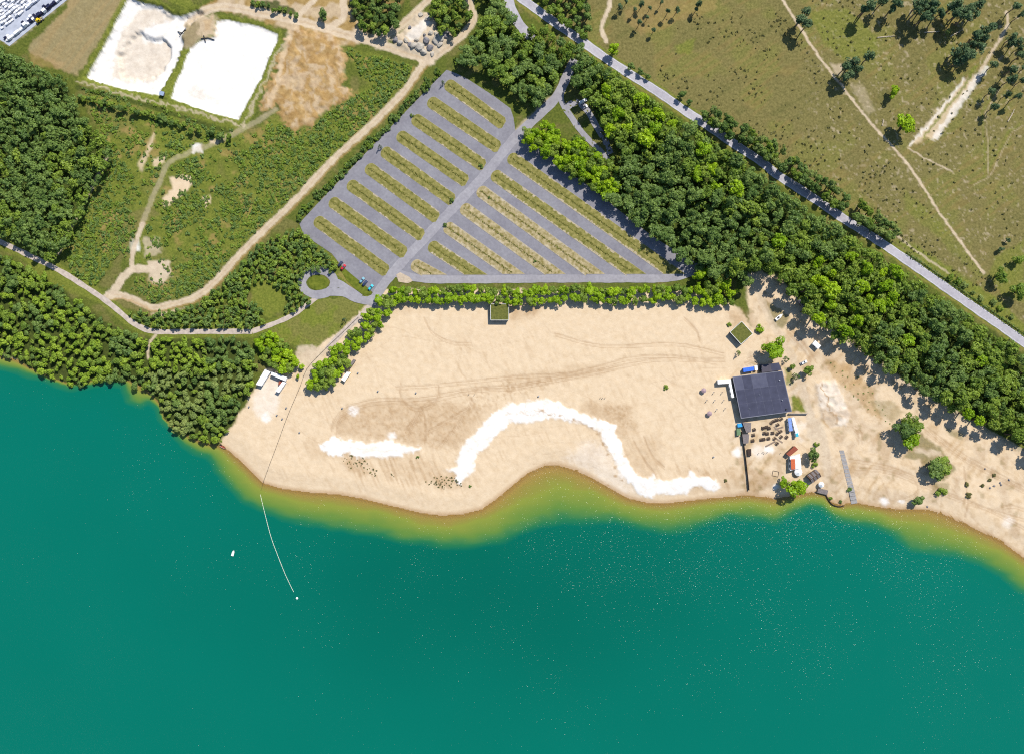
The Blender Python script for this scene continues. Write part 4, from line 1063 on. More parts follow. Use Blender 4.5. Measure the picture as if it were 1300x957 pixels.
# hedges in the middle of the grass strips
def hedge_mesh(name, pts, width, height, leaf, material, label, cat='hedge', group=None, per=3.0, parent_label=None):
    """a trimmed-rough hedge along plan points: woody core plus leaf clumps"""
    q = resample(pts, 3) if len(pts) > 2 else [tuple(np.array(pts[0]) + (np.array(pts[1])-np.array(pts[0]))*t) for t in np.linspace(0, 1, max(2, int(np.hypot(pts[1][0]-pts[0][0], pts[1][1]-pts[0][1])/3)))]
    o = empty(name, GP(q[0])); o.location.z = ground_z(q[0])
    base = o.location.copy()
    r = np.random.RandomState(int(abs(q[0][0]*7 + q[0][1])) % 9999)
    cs = []
    for i in range(len(q)-1):
        a, b = W(q[i]), W(q[i+1]); n = max(2, int((b-a).length*per))
        d = (b-a).normalized(); nn = Vector((-d.y, d.x, 0))
        zz = max(ground_z(q[i]), 0)
        for k in range(n):
            t = r.rand(); s_ = r.randn()*.3; hh = .35 + .65*r.rand()
            p = a + (b-a)*t + nn*s_*width
            cs.append((p.x-base.x, p.y-base.y, zz-base.z + height*hh*(1-abs(s_)*.6)))
    c = np.array(cs); n = len(c)
    nrm = r.randn(n,3)*.6 + np.array([0,0,.7]); nrm /= np.linalg.norm(nrm, axis=1)[:,None]
    t1 = np.cross(nrm, r.randn(n,3)); t1 /= np.linalg.norm(t1, axis=1)[:,None]; t2 = np.cross(nrm, t1)
    sz = (leaf*(.6+.8*r.rand(n)))[:,None]
    g = np.stack([c-t1*sz*.5, c-t2*sz*.4, c+t1*sz*.5, c+t2*sz*.4], 1).reshape(-1,3)
    me = np_mesh('foliage', g, np.arange(len(g)).reshape(-1,4), [material])
    f = bpy.data.objects.new('foliage', me); COL.objects.link(f); f.parent = o
    m = MB()
    for i in range(len(q)-1):
        a, b = W(q[i]) - base, W(q[i+1]) - base
        m.box(0, (b-a).length, -width*.12, width*.12, -.1 + max(ground_z(q[i]),0)-base.z, height*.2 + max(ground_z(q[i]),0)-base.z, math.atan2(b.y-a.y, b.x-a.x), (a.x, a.y, 0))
    m.build('stem', H_MAT, o)
    return tag(o, label, cat, group)
for i, (a, b, d, n, half) in enumerate(strip_axes):
    hedge_mesh('low_hedge', [tuple(a), tuple(b)], 1.3, .45, .6, LEAF['olive'], 'low green hedge down the middle of a parking grass strip', group='low hedges of the car park', per=9)
hedge_mesh('roadside_hedge', [(1150,321),(1193,350),(1236,380),(1275,407),(1310,432),(1345,458)], 2.0, 1.6, .7, LEAF['dark'], 'low dark hedge along the heath side of the country road', per=8)

TR = 'tree'
for p, r_, where in [((562,105),1.5,'at the head of the first grass strip'), ((482.5,186),1.7,'at the head of a middle grass strip'), ((437,406),1.8,'alone on the lawn beside the beach path')]:
    plant('conifer', 'cone', 'pine', p, r_, 'small dark conifer ' + where, TR, hz=1.2)
for p, r_, where in [((523,147),1.5,'at the head of the third grass strip'), ((610.5,211),1.6,'at the access road end of a grass strip'), ((573,255),1.9,'beside the access road, largest in the car park'), ((565,286),1.6,'at the access road end of a dry grass strip'), ((679,332),1.1,'inside a grass strip near the beach trees'), ((812.5,318),1.0,'inside the longest grass strip'), ((621,251),1.0,'near the head of an eastern grass strip')]:
    plant('shrub', 'shrub', 'dark', p, r_, 'round dark bush ' + where, 'bush', hz=1.2)
# shrub row on the western edge of the car park
pr = []
for t in np.linspace(0, 1, 86):
    pr.append((558 - 180*t + rnd.uniform(-4,3), 92 + 186*t + rnd.uniform(-5,2)))
many('shrub', 'shrub', ['mid','dark','dark'], pr, 1.2, 2.6, {'mid': 'mid green bush in the row between dirt road and car park', 'dark': 'dark green bush in the row between dirt road and car park'}, 'bush', 'bushes between dirt road and car park', (1.0,1.6))
# tree line under the ponds
pl_ = [(101 + 186*t + rnd.uniform(-3,3), 122 + 53*t + rnd.uniform(-3,3)) for t in np.linspace(0, 1, 30)]
many('hedgerow_tree', 'round', ['dark','mid'], pl_, 2.0, 3.0, {'mid': 'mid green tree in the line below the white ponds', 'dark': 'dark green tree in the line below the white ponds'}, TR, 'tree line below the white ponds', (.8,1.1))
many('hedgerow_tree', 'round', ['dark','mid'], [(320+7*i, 2+2.1*i+rnd.uniform(-2,2)) for i in range(9)], 1.8, 2.6, {'dark': 'dark green tree in the short hedge above the second white pond', 'mid': 'mid green tree in the short hedge above the second white pond'}, TR, 'short hedge above the second pond', (.8,1.0))
plant('round_tree', 'round', 'dark', (410,18), 4.4, 'round dark green tree inside the dirt road loop', TR, hz=.9)
for poly, sd, lab in (([(446,-20),(512,-20),(506,26),(484,44),(462,36),(448,18)], 31, 'green tree in the triangle between the two upper dirt roads'), ([(548,12),(562,-15),(594,-15),(596,25),(580,42),(562,38)], 32, 'green tree in the patch behind the stone heap'), ([(683,-12),(745,-15),(748,30),(744,46),(718,32),(696,14)], 33, 'green tree beside the country road at the narrow heath track')):
    many('wood_tree', 'round', ['dark','mid'], scatter(poly, 9.5, sd, 800), 2.8, 4.2, {'dark': 'dark ' + lab, 'mid': 'mid ' + lab}, TR, lab.replace('green tree', 'trees'), (1.0,1.3))
plant('roadside_tree', 'round', 'bright', (780,60), 5.0, 'broad bright green tree standing alone at the country road', TR, hz=1.0)
for p, r_, w_ in [((802,84),3.0,'darkest of the pair below the broad lone tree'), ((813,91),2.4,'lighter of the pair below the broad lone tree'), ((822,97),2.2,'last of the short row below the broad lone tree'), ((866,120),3.4,'where the road shadow row starts'), ((876,129),2.6,'second in the row at the heath edge')]:
    plant('roadside_tree', 'round', 'dark', p, r_, 'green roadside tree, ' + w_, TR, hz=1.0)
rs = []
rq2 = resample(ROAD_MAIN, 6)
for x, y in rq2:
    if 885 < x < 1125:
        for k in range(2):
            if rnd.random() < .8: rs.append((x + 8 + 9*k + rnd.uniform(-3,3), y - 11 - 9*k + rnd.uniform(-3,3) + (6 if x < 930 else 0)))
many('roadside_tree', 'round', ['dark','dark','mid','grey','dark'], rs, 3.0, 4.2, {'dark': 'dark green tree in the row along the heath side of the road', 'mid': 'mid green tree in the row along the heath side of the road', 'grey': 'grey green tree in the row along the heath side of the road', 'pine': 'very dark tree in the row along the heath side of the road'}, TR, 'row along the heath side of the road', (1.1,1.5))
many('roadside_shrub', 'shrub', ['grey','mid'], [(1208,352),(1216,357),(1224,362),(1236,372),(1246,378),(1262,384),(1270,392),(1285,402)], 1.8, 3.0, 'pale green bush behind the roadside hedge', 'bush', 'bushes behind the roadside hedge')
# heath pines
pines = [(1018,24,2.6),(1026,30,2.6),(1024,14,2.0),(1075,85,3.2),(1084,79,3.0),(1080,94,3.2),(1090,88,2.6),(1074,97,2.6),(1105,71,2.2)]
many('pine_tree', 'pine', 'pine', [p[:2] for p in pines], 3.6, 4.6, 'dark pine in a small group beside the straight heath track', TR, 'pines beside the straight heath track', (.95,1.15))
pinesN = [(1098,12),(1106,6),(1122,2),(1133,12),(1140,4),(1171,2),(1177,7),(1187,5),(1182,15),(1168,12),(1176,20),(1195,16),(1215,5),(1225,12),(1235,10),(1245,5),(1228,20),(1240,18),(1218,16),(1210,8),(1291,8),(1298,18)]
many('pine_tree', 'pine', 'pine', pinesN, 3.8, 5.0, 'dark pine at the far end of the heath', TR, 'pines at the far end of the heath', (.95,1.15))
pinesC = [(1216,65),(1225,59),(1220,76),(1246,59),(1242,44),(1253,38),(1261,34),(1233,69),(1236,56),(1228,68),(1250,48)]
many('pine_tree', 'pine', 'pine', pinesC, 3.6, 4.6, 'dark pine in the clump above the white sand basin', TR, 'pines above the white sand basin', (.95,1.15))
pinesR = [(1287,47),(1293,53),(1282,55),(1264,82),(1298,70),(1287,88),(1286,100),(1299,102),(1261,116),(1264,136),(1280,120),(1296,60),(1293,122),(1306,84),(1310,50)]
many('pine_tree', 'pine', 'pine', pinesR, 2.6, 3.8, 'dark pine scattered beside the white sand basin', TR, 'pines scattered beside the white sand basin', (.95,1.15))
many('pine_tree', 'pine', 'pine', [(787,8),(795,2),(806,12),(815,5),(825,10),(840,3),(848,14),(822,22),(830,38),(812,28),(884,12),(888,5),(860,12)], 1.6, 2.6, 'dark pine on the brown earth patch of the heath', TR, 'pines on the brown earth patch', (1.0,1.3))
plant('round_tree', 'round', 'bright', (1154,156), 8.4, 'large round bright green tree at the heath track', TR, hz=.8)
plant('round_tree', 'round', 'bright', (1137,116), 4.4, 'smaller bright green tree between pine group and large round tree', TR, hz=1.0)
plant('pine_tree', 'pine', 'grey', (1204,40), 2.6, 'pale lone tree between the pine clumps of the heath', TR, hz=.8)
for p, r_, lf, w_ in [((1272,350),5.2,'mid','large'), ((1298,370),6.0,'mid','largest'), ((1294,330),3.6,'mid','small'), ((1272,316),2.2,'pine','dark slender'), ((1281,305),2.0,'pine','dark leaning')]:
    plant('heath_tree', 'round', lf, p, r_, w_ + ' tree in the group at the end of the straight heath track', TR, hz=1.0)
hd = scatter([(780,40),(850,20),(990,10),(1160,240),(1250,350),(1290,420),(1200,350),(1000,215),(870,130)], 3.4, 41, 9000, [], lambda x, y: np.clip(3.2*vnoise(x, y, 24, 63) - 1.4, .02, .9))
hd += scatter([(1010,0),(1300,0),(1300,330),(1180,220)], 6, 42, 2500, [], lambda x, y: np.clip(3*vnoise(x, y, 20, 64) - 1.35, .04, 1))
stuff_mass('heath_shrub', 'shrub', items(hd, .35, 1.1, .7, 1.2, .4), LEAF['heath'], 'small dark heather bushes dotted over the heath', 'heather', 26, .6)
# trees of the restaurant and building site
for p, r_, kd, lf, hz, lab in [
 ((983,443),6.3,'round','bright',.85,'large bright green tree beside the dark flat roof'), ((1028,469),3.4,'round','mid',.9,'round tree beside the parked car on bare ground'),
 ((1012,478),2.2,'cone','dark',1.1,'slender dark tree beside the flat-roofed building'), ((1006,466),1.8,'round','mid',.9,'small tree between flat roof and slender tree'), ((999,456),1.8,'cone','dark',1.1,'slender dark tree behind the annex roof'),
 ((1015,618),6.2,'round','bright',.85,'large bright green tree at the shore beside the brown cabin'), ((996,612),3.6,'round','bright',.8,'smaller green tree at the shore beside the large one'),
 ((1034,578),4.2,'round','dark',.9,'dark tree beside the white roof of the beach bar'), ((1037,564),2.0,'shrub','mid',1.0,'light bush above the dark tree of the beach bar'), ((1034,590),2.0,'shrub','mid',1.0,'bush between the dark tree and the brown cabin'),
 ((1151,547),5.6,'round','dark',.95,'dark tree at the left of the clump on the building site'), ((1162,541),5.6,'round','mid',.95,'mid green tree at the top of the clump on the building site'), ((1160,557),5.2,'round','bright',.9,'yellow green tree in the clump on the building site'), ((1153,535),4.6,'round','mid',.95,'smaller tree in the clump on the building site'),
 ((1189,592),5.4,'round','dark',.8,'dark tree on the grassy mound'), ((1199,594),5.4,'round','mid',.7,'lighter tree on the grassy mound'), ((1193,602),3.4,'round','dark',.7,'small tree on the grassy mound'), ((1195,624),3.2,'shrub','mid',.8,'flat bush below the grassy mound'),
 ((1167,636),3.6,'round','dark',.7,'round bush on the sand at the water edge'), ((1078,621),1.6,'shrub','dark',1.0,'small bush on the concrete ramp'), ((1055,632),1.4,'shrub','mid',1.0,'small bush on the sea wall'), ((1068,637),1.2,'shrub','dark',1.0,'small bush at the end of the sea wall'),
 ((1230,628),2.0,'shrub','heath',.8,'brown bush in the line of tufts on the eastern beach'), ((1228,614),1.6,'shrub','heath',.8,'upper brown tuft on the eastern beach'),
 ((845,492),1.8,'shrub','mid',.8,'single bush in the middle of the sand'), ((965,417),2.8,'shrub','bright',1.1,'bright bush beside the green-roofed hut'), ((938,448),1.8,'cone','mid',1.0,'slender tree below the green-roofed hut'), ((926,412),1.6,'shrub','mid',.8,'low bush behind the green-roofed hut'),
 ((921,610),1.2,'shrub','heath',.7,'low tuft near the end of the white sand bank'), ((530,580),1.1,'shrub','dark',.8,'single dark tuft below the western white sand bank'), ((597,617),1.0,'shrub','dark',.8,'dark tuft beside the tail of the curved white sand bank'),
 ((1247,616),1.4,'shrub','heath',.7,'small dark tuft on the eastern beach beside the wheel tracks'), ((1256,609),1.4,'shrub','heath',.7,'middle dark tuft on the eastern beach beside the wheel tracks'), ((1262,603),1.4,'shrub','heath',.7,'upper dark tuft on the eastern beach beside the wheel tracks')]:
    plant('bush' if kd == 'shrub' else 'garden_tree', kd, lf, p, r_*(1.22 if kd == 'round' else 1.1), lab, 'bush' if kd == 'shrub' else TR, hz=hz)
tufts = scatter(T(320,440,3.94,[(430,535),(560,550),(600,610),(760,650),(560,640),(480,600)]), 2.5, 43, 400) [:34] + scatter(T(320,440,3.94,[(860,680),(930,640),(1010,650),(1060,690),(960,710)]), 2.2, 44, 500)[:40] + scatter([(345,384),(700,384),(700,392),(345,392)], 9, 45, 60)[:0]
stuff_mass('dune_grass', 'shrub', items(tufts, .35, .9, .6, 1.0, .4), LEAF['heath'], 'small dark tufts of dune grass below the white sand banks', 'dune grass', 24, .6)
es = scatter(T(970,440,3.94,[(330,80),(520,170),(620,360),(700,420),(600,380),(430,240)]), 6, 46, 900)[:60]
stuff_mass('weeds', 'shrub', items(es, .3, .8, .5, .8, .4), LEAF['grey'], 'dry pale weeds on the building site earth', 'weeds', 22, .6)

# ------------------------------------------------------------------ buildings
WHITE_P = mat('white_render', (.78,.77,.74), .7, .06, 1.0)
WROOF = mat('white_roofing', (.80,.80,.79), .6, .05, .8)
DARKR = mat('bitumen_roof', S2L(72,74,94,.75), .85, .14, .25, col2=S2L(60,62,80,.75))
DARKR2 = mat('bitumen_roof_light', S2L(92,94,112,.75), .85, .12, .25, col2=S2L(78,80,100,.75))
DARKR3 = mat('bitumen_roof_brown', S2L(84,80,90,.75), .85, .12, .25)
SEAMD = mat('seam_bitumen', S2L(104,106,122,.75), .85, .1, .5)
SEAM = mat('roof_edge_metal', S2L(170,170,182,.6), .5, .08, 1, metal=.2)
WALLG = mat('grey_wall', S2L(120,116,118,.6), .8, .1, 1)
GLASS = mat('window_glass', (.03,.04,.06), .08, .1, 1, spec=.6)
BROWN = mat('brown_boards', S2L(112,88,72,.6), .85, .18, 2)
DKWOOD = mat('dark_wood', S2L(78,62,54,.6), .85, .2, 3)
PALEWOOD = mat('pale_wood', S2L(176,150,124,.6), .85, .15, 3)
GREYB = mat('grey_boards', S2L(146,136,134,.6), .85, .15, 2)
ORANGE = mat('red_tile', S2L(205,104,66,.75), .8, .12, 2)
RUST = mat('rust_tile', S2L(160,84,62,.7), .8, .15, 2)
BLUE = mat('blue_tarp', S2L(52,112,226,.8), .5, .08, 1)
SKYB = mat('sky_blue_plastic', S2L(48,160,232,.8), .5, .08, 1)
GREENP = mat('green_paint', S2L(110,140,100,.7), .7, .1, 1)
GREYBLUE = mat('grey_blue_roof', S2L(160,178,206,.65), .6, .08, 1)
PALEBLUE = mat('pale_blue_roof', S2L(128,158,220,.75), .5, .08, 1)
TEAL = mat('teal_cloth', S2L(60,180,200,.75), .7, .05, 1)
BLACKP = mat('black_plastic', (.02,.02,.025), .6, .2, 3)
SEDUM = mat('green_roof', S2L(126,126,58,.6), .95, scale=.8, col2=S2L(92,98,40,.6), bump=.05)
CONC = mat('concrete', S2L(176,172,170,.6), .9, .12, .8)
TYRE = mat('tyre_rubber', (.02,.02,.02), .9, .1, 3)
METAL = mat('grey_metal', (.35,.36,.38), .4, .1, 2, metal=.6)
RED = mat('red_paint', S2L(180,60,48,.8), .5, .1, 2)
YELLOW = mat('yellow_paint', S2L(238,200,30,.85), .5, .08, 2)

def quad_frame(corners, h):
    """roof corners (plan, at height h, clockwise from top-left as mapped) -> local axes: origin at foot, polygon in local metres"""
    w = [WH(c, h) for c in corners]
    o = sum(w, Vector()) / len(w)
    return o, [((p.x - o.x), (p.y - o.y)) for p in w]
def lerp2(q, u, v):
    """bilinear point inside a quad q[0..3] = tl,tr,br,bl"""
    a = [q[0][i]*(1-u) + q[1][i]*u for i in (0,1)]; b = [q[3][i]*(1-u) + q[2][i]*u for i in (0,1)]
    return (a[0]*(1-v) + b[0]*v, a[1]*(1-v) + b[1]*v)
def sub(q, u0, u1, v0, v1):
    return [lerp2(q, u0, v0), lerp2(q, u1, v0), lerp2(q, u1, v1), lerp2(q, u0, v1)]
def inset(q, d):
    cx_ = sum(p[0] for p in q)/len(q); cy_ = sum(p[1] for p in q)/len(q)
    out = []
    for x, y in q:
        l = math.hypot(x-cx_, y-cy_); k = 1 - d*1.3/l; out.append((cx_+(x-cx_)*k, cy_+(y-cy_)*k))
    return out
def wall_panels(parent, name, material, q, side, cells, z0, z1, proud=.06):
    """thin panels (doors, windows) set on one side of a quad; side = index of first corner"""
    a, b = Vector((*q[side], 0)), Vector((*q[(side+1) % 4], 0)); d = (b-a); L_ = d.length; d.normalize()
    ang = math.atan2(d.y, d.x)
    for t, w_ in cells:
        p = a + d*(L_*t)
        MB().box(-w_/2, w_/2, -proud, proud, z0, z1, ang, (p.x, p.y, 0)).build(name, material, parent)

# main flat-roofed beach restaurant
HM = 4.6
org, q = quad_frame(T(900,440,8.125,[(245,310),(757,250),(855,668),(332,738)]), HM)
o = empty('restaurant', org)
tag(o, 'large square building with dark bitumen flat roof on the sand', 'building')
wq = inset(q, .6)
MB().prism(wq, -.3, HM - .35).build('wall', WALLG, o)
rf = MB().prism(q, HM - .34, HM).build('roof', SEAMD, o)
us = [0, .18, .36, .50, .66, .82, 1]; vs_ = [0, .33, .66, 1]
for i in range(6):
    for j in range(3):
        g = .0022
        mt = DARKR
        if j == 0 and i in (2, 3): mt = DARKR2
        elif (i*5 + j*3) % 7 == 0: mt = DARKR2 if j == 0 else DARKR
        MB().prism(sub(q, us[i]+g+.012*(i == 0), us[i+1]-g-.012*(i == 5), vs_[j]+g+.012*(j == 0), vs_[j+1]-g-.012*(j == 2)), HM + .002, HM + .03 + .004*((i+j) % 3)).build('roof_sheet', mt, rf)
for k in range(4):
    a, b = q[k], q[(k+1) % 4]; L_ = math.hypot(b[0]-a[0], b[1]-a[1])
    MB().box(.1, L_-.1, -.14, .05, HM - .37, HM + .10 + .004*k, math.atan2(b[1]-a[1], b[0]-a[0]), (a[0], a[1], 0)).build('roof_edge', SEAM, rf)
for u_, v_, w_ in ((.90,.92,.55), (.86,.70,.35), (.90,.22,.4), (.45,.5,.3), (.2,.8,.3)):
    p = lerp2(q, u_, v_); MB().lathe([(w_*.6,0),(w_*.6,.4),(w_*.9,.45),(w_*.9,.6),(.1,.72)], 10, (p[0], p[1], HM + .02)).build('roof_vent', METAL if v_ < .9 else BLACKP, rf)
p = lerp2(q, .36, .16)
wall_panels(o, 'window', GLASS, wq, 3, [(t, 2.6) for t in (.12,.28,.44,.60,.76,.90)], .4, 2.9)
wall_panels(o, 'window', GLASS, wq, 2, [(t, 3.0) for t in (.1,.24,.38,.52,.66,.80)], .3, 3.0)
wall_panels(o, 'door', BROWN, wq, 0, [(.3, 1.2), (.7, 1.2)], .0, 2.2)
# terrace awning along the lake side
org, q = quad_frame(T(900,440,8.125,[(545,190),(722,165),(752,243),(545,268)]), 3.6)
o = empty('annex', org); tag(o, 'low annex with dark brown flat roof behind the restaurant', 'building')
MB().prism(inset(q, .4), -.3, 3.3).build('wall', WALLG, o)
rf = MB().prism(q, 3.31, 3.6).build('roof', DARKR3, o)
MB().prism(sub(q, .02,.49,.03,.97), 3.602, 3.63).build('roof_sheet', DARKR3, rf); MB().prism(sub(q, .51,.98,.03,.97), 3.602, 3.635).build('roof_sheet', DARKR, rf)
wall_panels(o, 'door', WHITE_P, inset(q, .4), 3, [(.5, 1.1)], 0, 2.1)

def flat_house(name, corners, h, wall, roof, label, cat, edge=None, windows=(), sheets=(1,1), seam_gap=.01, over=.15):
    org, q = quad_frame(corners, h)
    o = empty(name, org); tag(o, label, cat)
    wq = inset(q, over + .1)
    MB().prism(wq, -.4, h - .2).build('wall', wall, o)
    rf = MB().prism(q, h - .19, h).build('roof', roof if sheets == (1,1) else (edge or roof), o)
    if sheets != (1,1):
        nu, nv = sheets
        for i in range(nu):
            for j in range(nv):
                MB().prism(sub(q, i/nu+seam_gap, (i+1)/nu-seam_gap, j/nv+seam_gap, (j+1)/nv-seam_gap), h+.002, h+.04+.006*((i+j) % 2)).build('roof_sheet', roof, rf)
    elif edge:
        for k in range(4):
            a, b = q[k], q[(k+1) % 4]; L_ = math.hypot(b[0]-a[0], b[1]-a[1])
            MB().box(.05, L_-.05, -.06, .12, h - .22, h + .12 + .004*k, math.atan2(b[1]-a[1], b[0]-a[0]), (a[0], a[1], 0)).build('roof_edge', edge, rf)
    for side, cells, m_, z0, z1, nm in windows:
        wall_panels(o, nm, m_, wq, side, cells, z0, z1)
    return o
Y4 = lambda pts: T(900,440,8.125,pts)
Y6 = lambda pts: T(900,530,8.125,pts)
Y7 = lambda pts: T(900,360,7.22,pts)
Y8 = lambda pts: T(310,400,7.22,pts)
flat_house('kiosk', Y4([(88,342),(228,334),(232,378),(92,386)]), 3.0, WHITE_P, WROOF, 'long white kiosk roof pointing from the restaurant onto the sand', 'kiosk', sheets=(3,1), edge=SEAM, windows=[(2, [(.3,1.6),(.7,1.6)], GLASS, 1.0, 2.2, 'window')])
flat_house('kiosk', Y4([(206,382),(232,380),(262,524),(236,528)]), 2.8, WHITE_P, WROOF, 'narrow white roof along the sand side of the restaurant', 'kiosk', sheets=(1,3), edge=SEAM, windows=[(3, [(.3,1.4),(.7,1.4)], GLASS, .9, 2.1, 'window')])
flat_house('container', Y4([(352,222),(462,206),(468,246),(358,264)]), 2.6, BLUE, BLUE, 'bright blue container beside the restaurant back wall', 'container', sheets=(5,1), edge=BLUE, windows=[(1, [(.3,.9),(.7,.9)], SEAM, .2, 2.3, 'door')])
flat_house('shed', Y4([(470,196),(500,192),(504,242),(474,246)]), 2.0, GREYB, WROOF, 'small pale shed between blue container and dark car', 'shed', windows=[(2, [(.5,.8)], BROWN, 0, 1.8, 'door')])
flat_house('service_cabin', Y4([(815,735),(848,730),(866,866),(830,872)]), 2.8, WHITE_P, PALEBLUE, 'narrow cabin with pale blue roof at the restaurant terrace', 'cabin', sheets=(1,4), edge=SEAM, windows=[(3, [(.3,1),(.7,1)], GLASS, .9, 2.0, 'window')])
flat_house('bar_counter', Y4([(850,728),(878,724),(932,905),(900,920)]), 2.9, WHITE_P, WROOF, 'long white bar roof at the restaurant terrace', 'bar', sheets=(1,5), edge=SEAM, windows=[(3, [(.2,1.2),(.5,1.2),(.8,1.2)], GLASS, 1, 2.2, 'window')])
flat_house('parasol_box', Y6([(893,162),(920,156),(926,192),(898,198)]), 3.1, WHITE_P, TEAL, 'small teal box at the end of the white bar roof', 'box')
flat_house('bar_hut', Y6([(796,372),(884,290),(922,326),(832,398)]), 3.0, BROWN, RUST, 'rust red roofed hut turned beside the white beach bar', 'hut', sheets=(8,1), seam_gap=.006, windows=[(3, [(.5,2.2)], GLASS, .9, 2.0, 'hatch')])
flat_house('beach_bar', Y6([(838,400),(940,372),(955,520),(836,545)]), 3.2, WHITE_P, WROOF, 'white flat roof of the beach bar', 'bar', sheets=(2,3), edge=SEAM, windows=[(3, [(.3,2),(.7,2)], GLASS, .9, 2.2, 'hatch')])
flat_house('roof_hut', Y6([(844,426),(888,424),(892,530),(848,532)]), 3.9, BROWN, ORANGE, 'orange red tiled roof rising out of the white bar roof', 'hut', sheets=(1,9), seam_gap=.004)
flat_house('lounge_roof', Y6([(345,48),(436,50),(432,148),(385,152)]), 2.6, DKWOOD, GREYB, 'grey boarded shade roof at the corner of the terrace', 'shade roof', sheets=(6,1), seam_gap=.006)
flat_house('lounge_roof', Y6([(344,170),(416,168),(408,262),(356,268)]), 2.4, DKWOOD, GREYB, 'lower grey boarded shade roof beside the wooden fence', 'shade roof', sheets=(5,1), seam_gap=.006)
flat_house('locker', Y6([(295,60),(342,56),(346,92),(298,98)]), 1.8, SKYB, SKYB, 'bright sky blue box at the restaurant corner', 'box', windows=[(2, [(.5,.8)], WHITE_P, .2, 1.5, 'door')])
flat_house('locker', Y6([(286,112),(326,110),(328,178),(288,184)]), 1.8, GREENP, GREENP, 'grey green box beside the sky blue box', 'box', windows=[(2, [(.5,.8)], BLACKP, .2, 1.5, 'door')])
flat_house('grill', Y6([(396,322),(436,320),(438,394),(400,396)]), 1.1, METAL, DKWOOD, 'dark slatted barbecue stand beside the wooden fence', 'barbecue', sheets=(5,1), seam_gap=.03)
flat_house('container', Y7([(948,552),(974,520),(1028,570),(1000,602)]), 2.7, WHITE_P, WROOF, 'small white container on the bare ground beside the wood', 'container', sheets=(3,1), edge=SEAM, windows=[(3, [(.5,1.6)], SEAM, .2, 2.4, 'door')])
flat_house('green_roof_hut', Y7([(194,446),(300,348),(402,462),(294,556)]), 3.6, BROWN, SEDUM, 'grass-roofed hut with white roof edge beside the beach corner', 'hut', edge=WROOF, windows=[(3, [(.25,2),(.6,2)], BLACKP, .1, 2.4, 'door')])
flat_house('green_roof_hut', T(320,220,3.94,[(1192,655),(1284,655),(1284,735),(1194,735)]), 3.6, BROWN, SEDUM, 'grass-roofed hut standing in the row of beach trees', 'hut', edge=WROOF, windows=[(2, [(.25,2),(.6,2)], BLACKP, .1, 2.4, 'door')])
flat_house('site_shed', Y7([(815,160),(880,130),(940,200),(880,236)]), 3.0, GREYB, DARKR3, 'dark roofed shed in the shade of the wood', 'shed', edge=SEAM, windows=[(3, [(.5,2)], BROWN, 0, 2.2, 'door')])
flat_house('site_shed', Y7([(1000,300),(1030,285),(1090,350),(1060,366)]), 2.6, GREYB, DARKR3, 'narrow dark shed in the shade of the wood', 'shed', edge=SEAM, windows=[(3, [(.5,1)], BROWN, 0, 2.0, 'door')])
flat_house('white_building_wing', Y8([(190,496),(242,520),(160,650),(106,636)]), 3.2, WHITE_P, WROOF, 'white flat-roofed wing nearest the lakeside wood', 'building', sheets=(1,5), edge=SEAM, windows=[(2, [(.5,1.0)], GLASS, .8, 2.0, 'window'), (1, [(.3,1.2),(.7,1.2)], GLASS, .8, 2.0, 'window')])
flat_house('white_building_wing', Y8([(250,520),(394,570),(380,606),(244,548)]), 3.3, WHITE_P, WROOF, 'white flat-roofed middle wing below the bright trees', 'building', sheets=(5,1), edge=SEAM, windows=[(2, [(.2,1.2),(.5,1.2),(.8,1.2)], GLASS, .8, 2.1, 'window')])
flat_house('white_building_wing', Y8([(352,606),(384,616),(318,712),(286,694)]), 3.0, WHITE_P, WROOF, 'white flat-roofed wing beside the fenced sandy path', 'building', sheets=(1,4), edge=SEAM, windows=[(2, [(.5,.9)], BROWN, 0, 2.0, 'door')])
flat_house('rust_box', Y8([(316,606),(346,598),(342,634),(312,640)]), 1.4, RUST, RUST, 'small rust red box in the yard of the white building', 'box', windows=[(2, [(.5,.8)], BROWN, .2, 1.2, 'door')])
flat_house('beach_hut', Y8([(952,468),(1000,404),(1024,412),(972,484)]), 2.2, BROWN, GREYB, 'narrow grey brown hut at the edge of the western clump', 'hut', sheets=(1,5), seam_gap=.004, windows=[(2, [(.5,.8)], DKWOOD, 0, 1.9, 'door')])
flat_house('beach_container', Y8([(888,588),(940,520),(980,524),(920,612)]), 2.4, YELLOW, WROOF, 'white roofed container with yellow side on the sand', 'container', sheets=(1,4), edge=SEAM, windows=[(2, [(.5,1)], BLACKP, .1, 2.0, 'door')])
